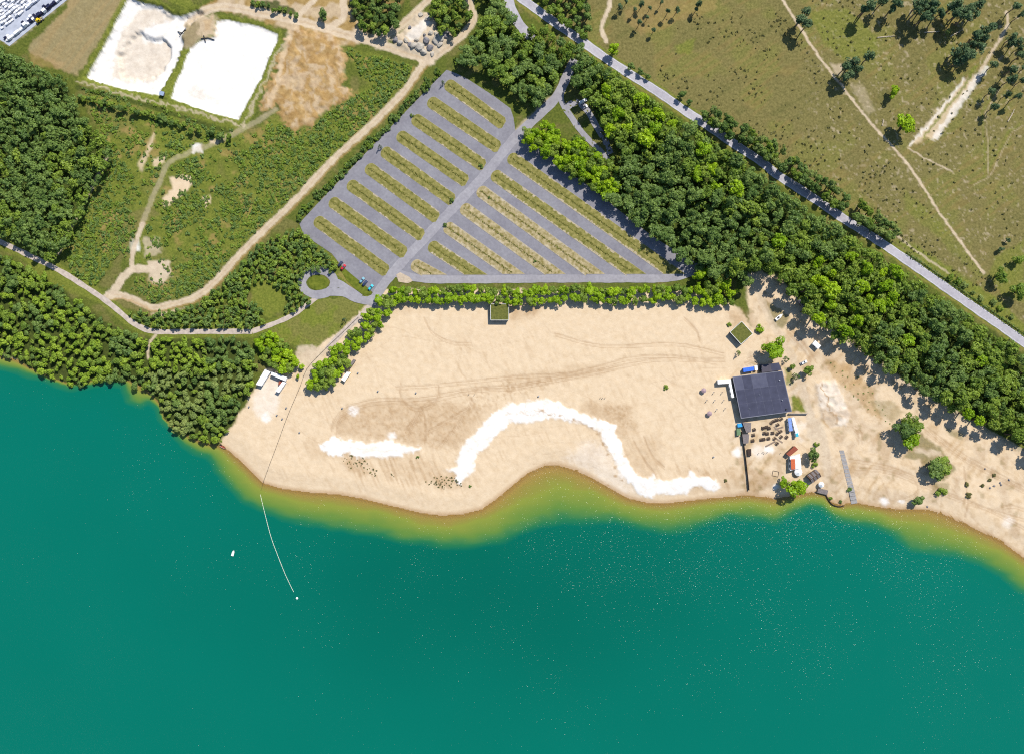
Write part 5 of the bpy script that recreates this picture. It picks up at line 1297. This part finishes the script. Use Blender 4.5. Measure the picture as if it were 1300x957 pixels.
# gabled brown cabin by the shore
org, q = quad_frame(Y6([(1012,598),(1112,532),(1166,606),(1072,676)]), 3.4)
o = empty('brown_cabin', org); tag(o, 'gabled cabin with brown boarded roof at the shore', 'cabin')
wq = inset(q, .4); MB().prism(wq, -.6, 2.6).build('wall', DKWOOD, o)
ra, rb_ = lerp2(q, 0, .5), lerp2(q, 1, .5)
m = MB(); gm = [lerp2(wq, 0, .5), lerp2(wq, 1, .5)]
for e, (c0, c1) in ((0, (wq[0], wq[3])), (1, (wq[1], wq[2]))):
    n0 = len(m.v); m.v += [(c0[0], c0[1], 2.6), (c1[0], c1[1], 2.6), (gm[e][0], gm[e][1], 4.2)]; m.f.append((n0, n0+1, n0+2))
m.build('gable', DKWOOD, o)
for sd in (0, 1):
    for k in range(9):
        u0, u1 = k/9+.006, (k+1)/9-.006
        e = (lambda u: lerp2(q, u, 0)) if sd == 0 else (lambda u: lerp2(q, u, 1))
        rdg = lambda u: lerp2(q, u, .5 - .01 if sd == 0 else .5 + .01)
        m = MB(); p4 = [(*e(u0), 2.45), (*e(u1), 2.45), (*rdg(u1), 4.35), (*rdg(u0), 4.35)]
        m.v += p4 + [(x, y, z+.08+.02*(k % 2)) for x, y, z in p4]
        m.f += [(0,1,2,3),(7,6,5,4),(0,4,5,1),(1,5,6,2),(2,6,7,3),(3,7,4,0)]
        m.build('roof_board', GREYB if (k+sd) % 3 else BROWN, o)
m = MB(); m.tube([(*ra, 4.45), (*rb_, 4.45)], .12, 6); m.build('ridge', DKWOOD, o)
wall_panels(o, 'window', GLASS, wq, 3, [(.3,.8),(.7,.8)], .8, 1.8)
# round white tent and grey jetty deck beside the cabin
def tent(p, r, label):
    o = empty('party_tent', GP(p)); tag(o, label, 'tent')
    MB().lathe([(r,2.0),(r*.95,2.25),(r*.5,2.9),(r*.12,3.5),(.05,3.7)], 10).build('canopy', WROOF, o)
    for k in range(5):
        a = k*1.2566; MB().tube([(r*.92*math.cos(a), r*.92*math.sin(a), -.2), (r*.92*math.cos(a), r*.92*math.sin(a), 2.05)], .05, 6).build('pole', METAL, o)
tent(Y6([(1150,686)])[0], 1.9, 'small round white tent beside the brown cabin')
tent(Y6([(910,556)])[0], 2.6, 'white tent at the lower end of the beach bar')
org = W(Y6([(1172,758)])[0]); o = empty('deck', org, math.radians(-14)); tag(o, 'grey plank deck at the water below the brown cabin', 'deck')
for k in range(12): MB().box(-3.2 + .54*k, -3.2 + .54*k + .5, -1.5, 1.5, .25, .33 + .01*(k % 2)).build('plank', GREYB, o)
m = MB()
for sx in (-2.9, 0, 2.9):
    for sy in (-1.3, 1.3): m.tube([(sx,sy,-2.5),(sx,sy,.25)], .12, 6)
m.build('pile', DKWOOD, o)
# sea wall
sw_ = resample(Y6([(1100,762),(1150,775),(1205,790),(1240,850),(1280,895),(1350,915),(1400,905)]), 2)
o = empty('sea_wall', W(sw_[0])); b0 = W(sw_[0]); tag(o, 'dark timber sea wall between ramp and plank deck', 'sea wall')
for i in range(len(sw_)-1):
    a, b = W(sw_[i])-b0, W(sw_[i+1])-b0
    MB().box(.02, (b-a).length-.02, -.2, .2, -2.2, -.15 - .08*(i % 2), math.atan2(b.y-a.y, b.x-a.x), (a.x, a.y, 0)).build('pile', DKWOOD, o)
# concrete ramp: joined slabs
rp = T(970,440,3.94,[(376,516),(398,516),(470,782),(440,788)])
o = empty('boat_ramp', W(rp[0])); b0 = W(rp[0]); tag(o, 'narrow grey concrete ramp running down the sand to the lake', 'ramp')
ql = [tuple((W(p)-b0)[:2]) for p in rp]
for k in range(14):
    s_ = sub(ql, 0, 1, k/14+.004, (k+1)/14-.004)
    zz = lambda t: (.14 if t < .72 else .14 - (t-.72)*4.2)
    MB().prism(s_, -2.2, zz(k/14)).build('slab', CONC, o)
# garden wall and paved yard
a, b = GP(Y4([(815,688)])[0]), GP(Y4([(1012,688)])[0])
o = empty('garden_wall', a); tag(o, 'brown garden wall below the small square lawn', 'wall')
MB().box(0, (b-a).length, -.15, .15, -.3, 1.5, math.atan2(b.y-a.y, b.x-a.x)).build('wall', BROWN, o); MB().box(-.05, (b-a).length+.05, -.2, .2, 1.503, 1.6, math.atan2(b.y-a.y, b.x-a.x)).build('coping', CONC, o)
# wooden fence down to the lake
fl = Y6([(332,142),(352,250),(372,400),(390,560),(412,745)])
def fence(name, pts, h, step, label, board, post, thick=.12, boards=True, wires=0):
    q = resample(pts, step/U)
    o = empty(name, W(q[0])); o.location.z = ground_z(q[0]); b0 = o.location.copy(); tag(o, label, 'fence')
    for i, p in enumerate(q):
        w = W(p, ground_z(p)) - b0
        MB().box(-.07, .07, -.07, .07, -.4, h+.1, 0, tuple(w)).build('post', post, o)
        if i:
            pv = W(q[i-1], ground_z(q[i-1])) - b0; d = w - pv; ang = math.atan2(d.y, d.x); L_ = math.hypot(d.x, d.y)
            if boards:
                for k in range(3):
                    MB().box(.08, L_-.08, -thick/2, thick/2, h*(.05+.32*k), h*(.05+.32*k)+h*.29, ang, tuple(pv)).build('board', board, o)
            for k in range(wires):
                MB().tube([pv + Vector((0,0,h*(.4+.55*k))), w + Vector((0,0,h*(.4+.55*k)))], .05, 4).build('rail', board, o)
fence('board_fence', fl, 1.6, 2.2, 'dark board fence from the terrace down to the water', DKWOOD, DKWOOD, .3)
fence('wire_fence', [(455,403),(430,427),(410,446),(390,468),(382,489),(365,529),(350,570),(334,612),(331,622)], 1.1, 4.0, 'thin dark fence crossing the western beach to the water', DKWOOD, DKWOOD, boards=False, wires=2)

# ------------------------------------------------------------------ terrace furniture
def picnic(p, rz, label, group, roots=[]):
    loc = GP(p); 
    if not roots:
        o = empty('picnic_table', loc, rz); roots.append(o)
        for k in range(4): MB().box(-1.1, 1.1, -.46+.23*k, -.46+.23*k+.21, .70, .75).build('plank', DKWOOD, o)
        for s_ in (-1, 1): MB().box(-1.1, 1.1, s_*.85-.16, s_*.85+.16, .42, .47).build('bench', DKWOOD, o)
        for x in (-.8, .8):
            m = MB(); m.box(x-.05, x+.05, -.9, .9, .34, .42)
            for s_ in (-1, 1): m.tube([(x, s_*.8, 0), (x, s_*.3, .7)], .06, 4)
            m.build('leg', DKWOOD, o)
    else:
        o = copy_tree(roots[0]); o.location = loc; o.rotation_euler = (0, 0, rz)
    return tag(o, label, 'picnic table', group)
for (zx, zy), a in [((465,122),.3),((456,178),.3),((450,236),.2)]:
    picnic(Y6([(zx,zy)])[0], a, 'dark picnic table in the short file beside the grey shade roofs', 'picnic tables beside the shade roofs')
for (zx, zy), a in [((556,106),1.5),((594,96),.2),((618,108),.2),((570,160),.2),((600,164),.2),((655,158),.1),((540,226),.2),((564,222),.2),((613,214),.2)]:
    picnic(Y6([(zx,zy)])[0], a, 'dark picnic table in the middle of the sandy terrace', 'picnic tables in the middle of the terrace')
for (zx, zy), a in [((706,72),.5),((645,50),.8),((672,32),.4),((700,22),.3),((742,12),.6),((704,165),.9),((738,140),.6),((742,196),.8),((700,265),.8),((798,200),.9),((675,214),.7)]:
    picnic(Y6([(zx,zy)])[0], a, 'dark picnic table at the restaurant corner of the terrace', 'picnic tables at the restaurant corner')
for (p0, p1), w_ in [((((582,298)),(690,242)),'lower'), (((690,212),(765,262)),'middle'), (((680,120),(770,95)),'upper'), (((670,92),(735,150)),'crossing')]:
    a, b = GP(Y6([p0])[0]), GP(Y6([p1])[0]); o = empty('boardwalk', a, math.atan2(b.y-a.y, b.x-a.x)); L_ = (b-a).length
    tag(o, w_ + ' pale boardwalk between the terrace tables', 'boardwalk')
    n = int(L_/.35)
    for k in range(n): MB().box(k*.35, k*.35+.31, -.5, .5, -.05, .1).build('plank', PALEWOOD if k % 3 else GREYB, o)
# wooden square frame on the sand
o = empty('sand_frame', GP(Y6([(686,576)])[0]), math.radians(-12)); tag(o, 'square timber frame lying on the sand', 'frame')
for sx, sy in ((1,0),(-1,0),(0,1),(0,-1)):
    MB().box(sx*1.9-(.11 if sx else 2.0), sx*1.9+(.11 if sx else 2.0), sy*1.6-(.11 if sy else 1.45), sy*1.6+(.11 if sy else 1.45), -.1, .25).build('beam', DKWOOD, o)
# closed parasols and two open ones
def closed_parasol(p, roots=[]):
    loc = GP(p)
    if not roots:
        o = empty('closed_parasol', loc); roots.append(o)
        MB().lathe([(.35,0),(.35,.12),(.08,.15)], 10).build('base', CONC, o); MB().tube([(0,0,.1),(0,0,3.0)], .04, 6).build('pole', METAL, o)
        MB().lathe([(.2,1.1),(.26,1.5),(.16,2.4),(.05,2.9)], 8).build('canopy', PALEWOOD, o)
    else:
        o = copy_tree(roots[0]); o.location = loc; o.rotation_euler = (0,0,rnd.random()*3)
    tag(o, 'closed beige parasol in the two files on the sand', 'parasol', 'closed parasols on the sand')
for pz in T(640,440,3.94,[(1048,228),(1090,228),(1013,268),(1053,268),(1097,268),(1063,313),(1105,308)]): closed_parasol(pz)
MAUVE = mat('mauve_canvas', S2L(186,160,164,.6), .8, .1, 1)
for pz, lb in zip(T(640,440,3.94,[(999,219),(1028,334)]), ('open mauve parasol on the sand beside the white kiosk', 'open mauve parasol on the sand below the closed parasols')):
    o = empty('parasol', GP(pz, 2.2)); tag(o, lb, 'parasol')
    MB().tube([(0,0,-.1),(0,0,2.5)], .05, 6).build('pole', METAL, o)
    MB().lathe([(1.7,2.0),(1.2,2.3),(.5,2.6),(.05,2.75)], 8).build('canopy', MAUVE, o)
# people
def cloth_material(name, shirt, legs):
    m = bpy.data.materials.new(name); m.use_nodes = True
    nt = m.node_tree; b = nt.nodes['Principled BSDF']; b.inputs['Roughness'].default_value = .9
    tc = nt.nodes.new('ShaderNodeTexCoord'); sp = nt.nodes.new('ShaderNodeSeparateXYZ'); nt.links.new(tc.outputs['Object'], sp.inputs[0])
    mr = nt.nodes.new('ShaderNodeMapRange'); mr.inputs[2].default_value = 1.8; nt.links.new(sp.outputs[2], mr.inputs[0])
    cr = nt.nodes.new('ShaderNodeValToRGB'); cr.color_ramp.interpolation = 'CONSTANT'; e = cr.color_ramp.elements
    e[0].color = (.02,.02,.02,1); e[1].position = .05; e[1].color = (*legs,1)
    for p, c in ((.53, shirt), (.82, (.45,.28,.2)), (.94, (.05,.03,.02))):
        q = e.new(p); q.color = (*c,1)
    nt.links.new(mr.outputs[0], cr.inputs[0]); nt.links.new(cr.outputs[0], b.inputs['Base Color'])
    return m
def person_mesh(stride):
    me = bpy.data.meshes.new('body')
    vs = [(0,0,.95),(0,0,1.2),(0,.01,1.42),(0,.01,1.53),(0,.02,1.62),(0,.02,1.74),
          (-.1,0,.9),(-.11,stride*.5,.5),(-.11,stride*.2,.08),(-.11,stride*.2+.14,.04),
          (.1,0,.9),(.11,-stride*.3,.5),(.11,-stride*1.1,.08),(.11,-stride*1.1+.14,.04),
          (-.19,0,1.4),(-.24,-stride*.3,1.12),(-.24,stride*.1,.88),(-.24,stride*.15,.78),(.19,0,1.4),(.24,stride*.3,1.12),(.24,stride*.7,.9),(.24,stride*.8,.8)]
    es = [(0,1),(1,2),(2,3),(3,4),(4,5),(0,6),(6,7),(7,8),(8,9),(0,10),(10,11),(11,12),(12,13),(2,14),(14,15),(15,16),(16,17),(2,18),(18,19),(19,20),(20,21)]
    me.from_pydata(vs, es, [])
    return me, [.16,.15,.17,.06,.1,.09,.1,.065,.045,.04,.1,.065,.045,.04,.065,.048,.036,.04,.065,.048,.036,.04]
def person(p, rz, shirt, legs, stride, label):
    me, rad = person_mesh(stride)
    o = bpy.data.objects.new('person', me); COL.objects.link(o); o.location = GP(p); o.location.z += .03; o.rotation_euler = (0,0,rz)
    md = o.modifiers.new('skin', 'SKIN')
    if not me.skin_vertices: me.attributes  # layer made by the modifier
    bm = bmesh.new(); bm.from_mesh(me); lay = bm.verts.layers.skin.verify(); bm.verts.ensure_lookup_table()
    for v, r_ in zip(bm.verts, rad): v[lay].radius = (r_, r_*.8)
    bm.verts[0][lay].use_root = True
    bm.to_mesh(me); bm.free()
    sb = o.modifiers.new('subdivision', 'SUBSURF'); sb.levels = 1; sb.render_levels = 1
    me.materials.append(cloth_material('clothes', shirt, legs))
    tag(o, label, 'person')
PP = T(640,440,3.94,[(482,254),(492,255),(505,254)]) + T(320,440,3.94,[(1085,236),(1113,238)]) + Y6([(510,366),(556,352),(572,360),(598,356),(736,362)])
PL = ['person in dark jacket at the head of three walking across the sand', 'person in blue top in the middle of three walking across the sand', 'person in red top behind two others walking across the sand',
      'person in dark clothes walking ahead of another on the open sand', 'person in grey top walking behind another on the open sand', 'person in dark clothes standing alone beside the terrace white sand', 'person in black top beside a companion on the terrace white sand', 'person in brown top beside a companion on the terrace white sand', 'person in dark blue standing at the edge of the terrace group', 'person in dark clothes standing near the rust red hut']
SH = [(.03,.03,.04),(.05,.1,.3),(.35,.05,.05),(.03,.03,.03),(.25,.25,.27),(.03,.03,.03),(.02,.02,.02),(.12,.07,.04),(.03,.05,.12),(.03,.03,.03)]
for i, p in enumerate(PP):
    person(p, 1.2 + i*.7, SH[i], (.04,.05,.09) if i % 2 else (.05,.045,.04), .25 if i < 5 else .08, PL[i])
# litter barrels
BINLAB = {0:'near the western clump container',1:'on open sand below the trees',2:'inside the circle of wheel tracks',3:'beside the white sand spot',4:'between fence and white building yard',5:'near the fence, smaller neighbour of another',6:'beside the fence on the western beach',7:'below the fenced western beach middle',8:'above the curved white sand bank',9:'on the empty sand before the board fence',10:'on the sand at the lakeside wood corner'}
bins = T(320,440,3.94,[(530,132),(630,222),(820,230),(452,306),(125,342),(152,360),(172,305),(238,428)]) + T(640,440,3.94,[(172,247),(1047,550)]) + Y8([(45,838)])
root = None
for i, p in enumerate(bins):
    if root is None:
        root = o = empty('litter_barrel', GP(p)); 
        MB().lathe([(.42,-.05),(.44,.3),(.42,.33),(.44,.6),(.42,.63),(.44,.95)], 12).build('drum', BLACKP, o); MB().lathe([(.47,.952),(.47,1.0),(.1,1.06)], 12).build('lid', METAL, o)
    else:
        o = copy_tree(root); o.location = GP(p)
    tag(o, 'dark litter barrel ' + BINLAB[i], 'litter bin', 'litter barrels on the beach')

# ------------------------------------------------------------------ vehicles
def car(p, rz, paint, label, cat='car', van=False, h=0.0, parts={}):
    o = empty('parked_car' if not van else 'delivery_van', GP(p, h), rz); o.location.z = max(o.location.z, .0) + (.07 if h == 0 else 0)
    L_, Wd = (4.4, 1.78) if not van else (5.4, 2.0)
    prof = [(-L_/2,.35),(-L_/2+.03,.8),(-L_/2+.25,.92),(L_/2-1.3,.95),(L_/2-.25,.78),(L_/2,.6),(L_/2,.35)]
    def ext(pr, w0, w1, zsplit):
        m = MB(); n = len(pr)
        for s_ in (-1, 1):
            for x, z in pr: m.v.append((x, s_*(w0 if z < zsplit else w1), z))
        m.f += [tuple(range(n))[::-1], tuple(range(n, 2*n))] + [(i, (i+1) % n, n+(i+1) % n, n+i) for i in range(n)]
        return m
    b = ext(prof, Wd/2, Wd/2-.08, .7).build('body', paint, o)
    top = 1.45 if not van else 2.1
    cab = [(-L_/2+.3,.9),(-L_/2+.55,top-.03),(-L_/2+.9,top),(L_/2-2.2,top),(L_/2-1.3,.93)] if not van else [(-L_/2+.05,.9),(-L_/2+.1,top),(L_/2-1.4,top),(L_/2-.9,.93)]
    ext(cab, Wd/2-.1, Wd/2-.26, 1.2).build('cabin', GLASS if not van else paint, o)
    MB().box(cab[1][0]+.1, cab[-2][0]-.05, -Wd/2+.3, Wd/2-.3, top-.02, top+.03).build('roof', paint, o)
    if van: MB().box(L_/2-1.36, L_/2-1.1, -Wd/2+.3, Wd/2-.3, 1.2, 1.6).build('windscreen', GLASS, o)
    for x in (-L_/2+.85, L_/2-.85):
        for s_ in (-1, 1):
            w = MB().tube([(x, s_*(Wd/2-.12), .32), (x, s_*(Wd/2+.02), .32)], .32, 12).build('wheel', TYRE, o)
            MB().tube([(x, s_*(Wd/2-.02), .32), (x, s_*(Wd/2+.03), .32)], .18, 8).build('rim', METAL, w)
    for s_ in (-1, 1):
        MB().box(L_/2-.1, L_/2+.02, s_*.62-.18, s_*.62+.18, .58, .7).build('headlight', WHITE_P, o)
        MB().box(-L_/2-.02, -L_/2+.1, s_*.66-.14, s_*.66+.14, .65, .8).build('tail_light', RED, o)
    return tag(o, label, cat)
def paint(name, c, r=.3): return mat(name, c, r, .04, 1, spec=.5, metal=.1)
CP = T(380,310,8.125,[(424,206),(455,242),(648,376),(677,406),(738,450)])
pa = math.radians(52)
for p, c, l in zip(CP, [S2L(42,48,78,.8), S2L(190,30,48,.8), S2L(120,170,186,.8), S2L(44,56,92,.8), S2L(60,190,206,.8)],
                   ['dark blue car parked beside the red one', 'red car parked at the edge of the bays', 'pale blue car parked beside the second dark blue one', 'dark navy car between pale blue and turquoise cars', 'turquoise car parked last in the row by the planted strip']):
    car(p, pa, paint('car_paint', c) if False else mat('car_paint_' + l.split(' parked')[0].replace(' ', '_')[:24], c, .3, .04, 1, spec=.5), l)
car((740,129.5), .5, mat('white_van_paint', (.8,.8,.8), .35, .04, 1, spec=.5), 'white van parked in the shaded lay-by', 'van', True)
car((742,137), .6, mat('grey_car_paint', (.2,.22,.26), .35, .04, 1, spec=.5), 'grey car parked in the shade behind the white van')
car(Y7([(865,724)])[0], .45, mat('silver_car_paint', (.6,.62,.66), .35, .04, 1, spec=.5), 'silver car parked on bare ground near the container')
car(Y4([(532,218)])[0], 1.5, mat('black_car_paint', (.02,.02,.03), .3, .04, 1, spec=.5), 'black car parked tight behind the restaurant annex')
# boat on a trailer
o = empty('trailer_boat', GP(Y7([(638,308)])[0]), math.radians(40)); tag(o, 'white boat on a trailer on the grassy verge', 'boat')
def hull(m, L_, Wd, z0, z1):
    n = 9; rings = []
    for k in range(n):
        t = k/(n-1); x = -L_/2 + L_*t; w_ = Wd/2*(1 - max(0, (t-.45)/.55)**2.2)
        rings.append([(x, -w_, z1), (x, -w_*.7, z0), (x, 0, z0-.15*(1-t)), (x, w_*.7, z0), (x, w_, z1)])
    b0 = len(m.v)
    for r_ in rings: m.v += r_
    for k in range(n-1):
        for j in range(4):
            a = b0 + k*5 + j; m.f.append((a, a+1, a+6, a+5))
    m.f.append(tuple(b0+j for j in range(5))[::-1])
    return m
hull(MB(), 5.6, 2.0, .6, 1.3).build('hull', WROOF, o, True)
m = MB(); n0 = len(m.v)
pts_ = []
for k in range(9):
    t = k/8; w_ = .93*(1 - max(0, (t-.45)/.55)**2.2); pts_.append((-2.7 + 5.5*t, w_))
m.prism([(x, w_) for x, w_ in pts_] + [(x, -w_ - .001) for x, w_ in pts_[::-1]], 1.2, 1.26); m.build('deck', WHITE_P, o)
MB().box(-1.3, .1, -.5, .5, 1.262, 1.7).build('cabin', BLACKP, o)
MB().box(-2.6, 3.4, -.08, .08, .42, .54).build('trailer_frame', METAL, o)
for s_ in (-1, 1): MB().tube([(-.8, s_*.85, .3), (-.8, s_*1.05, .3)], .3, 12).build('wheel', TYRE, o)
# rowing boat on the shore and white boat on the lake
def rowboat(name, p, z, rz, hullm, inner, label, k=1.0):
    o = empty(name, W(p, z), rz); tag(o, label, 'boat'); o.scale = (k, k, k)
    hull(MB(), 4.0, 1.5, .05, .55).build('hull', hullm, o, True)
    MB().prism([(-1.9, .62), (.2, .68), (1.3, .4), (1.3, -.4), (.2, -.68), (-1.9, -.62)], .2, .24).build('floor', inner, o)
    for x in (-1.2, 0, 1.0): MB().box(x-.14, x+.14, -.6*(1 if x < .5 else .7), .6*(1 if x < .5 else .7), .44, .48).build('seat', inner, o)
    return o
rowboat('rowing_boat', (283,567), -.75, -.5, mat('pink_hull', S2L(210,170,160,.7), .6, .1, 1), RUST, 'pale pink rowing boat at the waterline beside the lakeside wood')
rowboat('white_boat', (295.5,701.5), -1.05, 1.3, WROOF, WHITE_P, 'small white boat lying alone on the lake', 1.0)
# buoy line
bl = resample([(330,628),(334,645),(343,680),(352,705),(362,730),(372,751)], 2.4)
o = empty('buoy_line', W(bl[0], -1.0)); b0 = W(bl[0], -1.0); tag(o, 'pale rope with floats closing off the bathing area', 'buoy line')
FLOATM = mat('float_foam', (.75,.74,.62), .6, .05, 1)
MB().tube([W(p, -.95) - b0 for p in bl], .09, 5).build('rope', FLOATM, o)
fm = MB().lathe([(.05,-.15),(.16,-.08),(.19,.04),(.15,.14),(.05,.2)], 8)
f0 = None
for p in bl:
    if f0 is None: f0 = f = fm.build('float', FLOATM, o)
    else: f = f0.copy(); COL.objects.link(f); f.parent = o
    f.location = W(p, -.92) - b0
o = empty('buoy', W((376.5,759.5), -1.0)); tag(o, 'single white buoy beyond the end of the rope', 'buoy')
MB().lathe([(.1,-.4),(.6,-.2),(.75,.1),(.6,.4),(.2,.6)], 12).build('float', WROOF, o); MB().tube([(0,0,.5),(0,0,1.4)], .06, 6).build('mast', METAL, o)

# ------------------------------------------------------------------ stone yard, heaps, logs
YARDM = mat('yard_concrete', S2L(196,202,216,.62), .85, .08, .3)
flat('stone_yard', [(-70,-60),(88,-60),(87,-1),(12,59),(0,51),(-70,10)], .1, YARDM, 'pale concrete storage yard', 'yard')
WBLK = mat('white_stone', (.74,.74,.76), .8, .06, 1.2); GBLK = mat('grey_stone', (.5,.51,.54), .8, .08, 1.2); NAVY = mat('navy_wrap', S2L(30,36,70,.7), .6, .1, 1)
ang = math.atan2(60, 75)
def stack_proto(m_):
    o = empty('pallet_stack', (0,0,0)); MB().box(-.85, .85, -.6, .6, 0, .14).build('pallet', PALEWOOD, o)
    for k in range(2): MB().box(-.8, .8, -.58+.6*k, -.02+.6*k, .142, 1.15).build('block', m_, o)
    return o
protos = {}
def stack(p, m_, label, group, k=1.0):
    if m_ not in protos: protos[m_] = o = stack_proto(m_)
    else: o = copy_tree(protos[m_])
    o.location = W(p, .1); o.rotation_euler = (0, 0, ang + rnd.uniform(-.05,.05)); o.scale = (k, k, rnd.uniform(.8,1.6)*k)
    tag(o, label, 'stone pallet', group)
ux, uy = math.cos(ang), -math.sin(ang)               # along the rows, plan units
cnt = 0
for row_ in range(9):
    off = row_*4.3 - (0 if row_ < 7 else -10)
    for k in range(26):
        t = k*4.0
        x = 8 - off*.62*1.0 + ux*t - 4; y = 36 - off*.78 + uy*t
        if x < -6 or y < -8 or x > 84 or rnd.random() < .22: continue
        if (y - 59) * 75 + (x - 12) * 60 > -13*96: continue
        stack((x + rnd.uniform(-.4,.4), y + rnd.uniform(-.4,.4)), WBLK if rnd.random() < .85 else GBLK, 'pallet of white stone in the rows of the storage yard', 'stone pallets in the yard rows', rnd.uniform(.9,1.25)); cnt += 1
for k in range(24):
    t = k*4.2; x, y = 13 + ux*t - 1.5, 54 + uy*t - 2.0
    if y < -6: break
    m_ = WBLK if k < 6 else rnd.choice([NAVY, WBLK, NAVY, GBLK])
    stack((x + rnd.uniform(-1,.3), y + rnd.uniform(-.6,.3)), m_, 'wrapped stone pallet along the outer edge of the storage yard', 'pallets along the yard edge', rnd.uniform(1,1.6))
    if rnd.random() < .6: stack((x - 4, y - 3 + rnd.uniform(-.6,.3)), rnd.choice([WBLK, NAVY]), 'wrapped stone pallet along the outer edge of the storage yard', 'pallets along the yard edge', rnd.uniform(.9,1.2))
# yellow loader
o = empty('wheel_loader', W((51,27), .1), ang); tag(o, 'yellow wheel loader at the edge of the storage yard', 'loader')
MB().box(-2.0, .6, -.8, .8, .7, 1.7).build('body', YELLOW, o); MB().box(-.9, .3, -.65, .65, 1.702, 2.7).build('cabin', GLASS, o); MB().box(-1.0, .4, -.72, .72, 2.702, 2.8).build('roof', YELLOW, o)
for s_ in (-1,1):
    MB().tube([(.5, s_*.6, 1.1), (1.6, s_*.6, 1.3), (2.3, s_*.6, .5)], .12, 6).build('lift_arm', YELLOW, o)
    for x in (-1.3, .7): MB().tube([(x, s_*.7, .6), (x, s_*1.15, .6)], .6, 14).build('wheel', TYRE, o)
MB().prism([(2.1,-1.1),(2.9,-1.1),(2.9,1.1),(2.1,1.1)], .15, .8).build('bucket', METAL, o)
# boulders on the heap
ROCKM = [mat('pale_rock', S2L(206,196,180,.6), .95, .18, .8, bump=.1), mat('grey_rock', S2L(150,146,148,.6), .95, .2, .8, bump=.1)]
def rock(p, r_, m_, label, group, flat_=.6):
    bm = bmesh.new(); bmesh.ops.create_icosphere(bm, subdivisions=2, radius=1)
    sd = rnd.random()*99
    for v in bm.verts:
        n = math.sin(v.co.x*3.1+sd)*math.cos(v.co.y*2.7+sd*1.3)*.18 + math.sin(v.co.z*4.2+sd*.7)*.12 + rnd.uniform(-.08,.08)
        v.co *= (1+n)
    me = bpy.data.meshes.new('rock'); bm.to_mesh(me); bm.free(); me.materials.append(m_)
    o = bpy.data.objects.new('boulder', me); COL.objects.link(o); o.location = GP(p) + Vector((0,0,r_*flat_*.35)); o.scale = (r_*rnd.uniform(.8,1.3), r_*rnd.uniform(.7,1.1), r_*flat_); o.rotation_euler = (0,0,rnd.random()*6)
    tag(o, label, 'boulder', group)
for i, (zx, zy, r_) in enumerate([(500,430,2.6),(430,490,3.0),(370,480,2.2),(535,500,2.4),(600,430,2.8),(650,400,2.4),(700,370,2.0),(640,470,1.8),(470,540,1.8),(330,470,1.6),(290,430,1.5),(230,450,1.8),(180,420,2.0),(400,420,1.6),(560,560,1.4),(730,330,1.4),(440,160,1.6),(520,200,1.8),(330,290,1.2),(545,350,1.6),(600,360,1.3),(480,370,1.2)]):
    rock(T(480,0,8.125,[(zx,zy)])[0], r_, ROCKM[0 if i % 3 else 1], 'pale boulder of the stone heap beside the dirt road junction' if i % 3 else 'grey boulder of the stone heap beside the dirt road junction', 'boulders of the stone heap')
for i, (zx, zy) in enumerate([(1105,610),(1130,705),(1150,695),(1185,690),(1225,665),(820,800),(1245,300)]):
    rock(T(970,440,3.94,[(zx,zy)])[0] if i < 6 else T(970,440,3.94,[(1180,680)])[0], .7, ROCKM[1], 'small grey boulder on the eastern beach', 'small boulders on the eastern beach')
# fallen pale logs on the heath
LOG = mat('bleached_log', S2L(212,196,172,.65), .9, .15, 2)
for i, (a, b) in enumerate([((566,190),(656,182)),((590,630),(597,598)),((1218,610),(1252,548)),((800,165),(880,160)),((930,185),(985,155))]):
    a, b = GP(T(970,0,3.94,[a])[0]), GP(T(970,0,3.94,[b])[0]); d = b - a
    o = empty('fallen_log', a + Vector((0,0,.3))); tag(o, ['long bleached log on the heath near the straight track','short bleached log beside the large round tree','bleached fallen pine beside the white sand basin','bleached log below the far pines','bleached log leaning towards the pine clump'][i], 'log')
    m = MB(); m.tube([(0,0,0), tuple(d*.5 + Vector((.2,.1,.05))), tuple(d)], [.38,.3,.14], 8); m.build('trunk', LOG, o)
    m = MB()
    for k in range(4):
        t = .45 + .13*k; s_ = d*t; n_ = Vector((-d.y, d.x, 0)).normalized()*(1 if k % 2 else -1)
        m.tube([tuple(s_), tuple(s_ + n_*1.1 + d.normalized()*.7 + Vector((0,0,.3)))], [.12,.04], 5)
    m.build('branch', LOG, o)
# pump pipes by the ponds
for i, pts_ in enumerate([[(880,150),(905,160),(930,148)],[(890,170),(905,160)],[(1005,195),(1040,190),(1068,198)],[(1020,180),(1025,208)]]):
    q_ = [GP(p) + Vector((0,0,.5)) for p in T(0,0,3.94,pts_)]
    o = empty('pump_pipe', q_[0]); tag(o, ['long black pipe reaching into the first white pond','short black pipe crossing the first pond pipe','long black pipe reaching into the second white pond','short black pipe crossing the second pond pipe'][i], 'pipe')
    MB().tube([tuple(p - q_[0]) for p in q_], .3, 8).build('pipe', BLACKP, o)
    MB().lathe([(.45,-.1),(.45,.1)], 10, tuple(q_[-1]-q_[0])).build('flange', METAL, o)
flat_house('pump_house', T(0,0,3.94,[(799,456),(822,461),(816,481),(793,475)]), 2.0, GREYB, GREYBLUE, 'small pale blue pump house at the foot of the pond dyke', 'pump house', windows=[(2, [(.5,.8)], BROWN, 0, 1.7, 'door')])
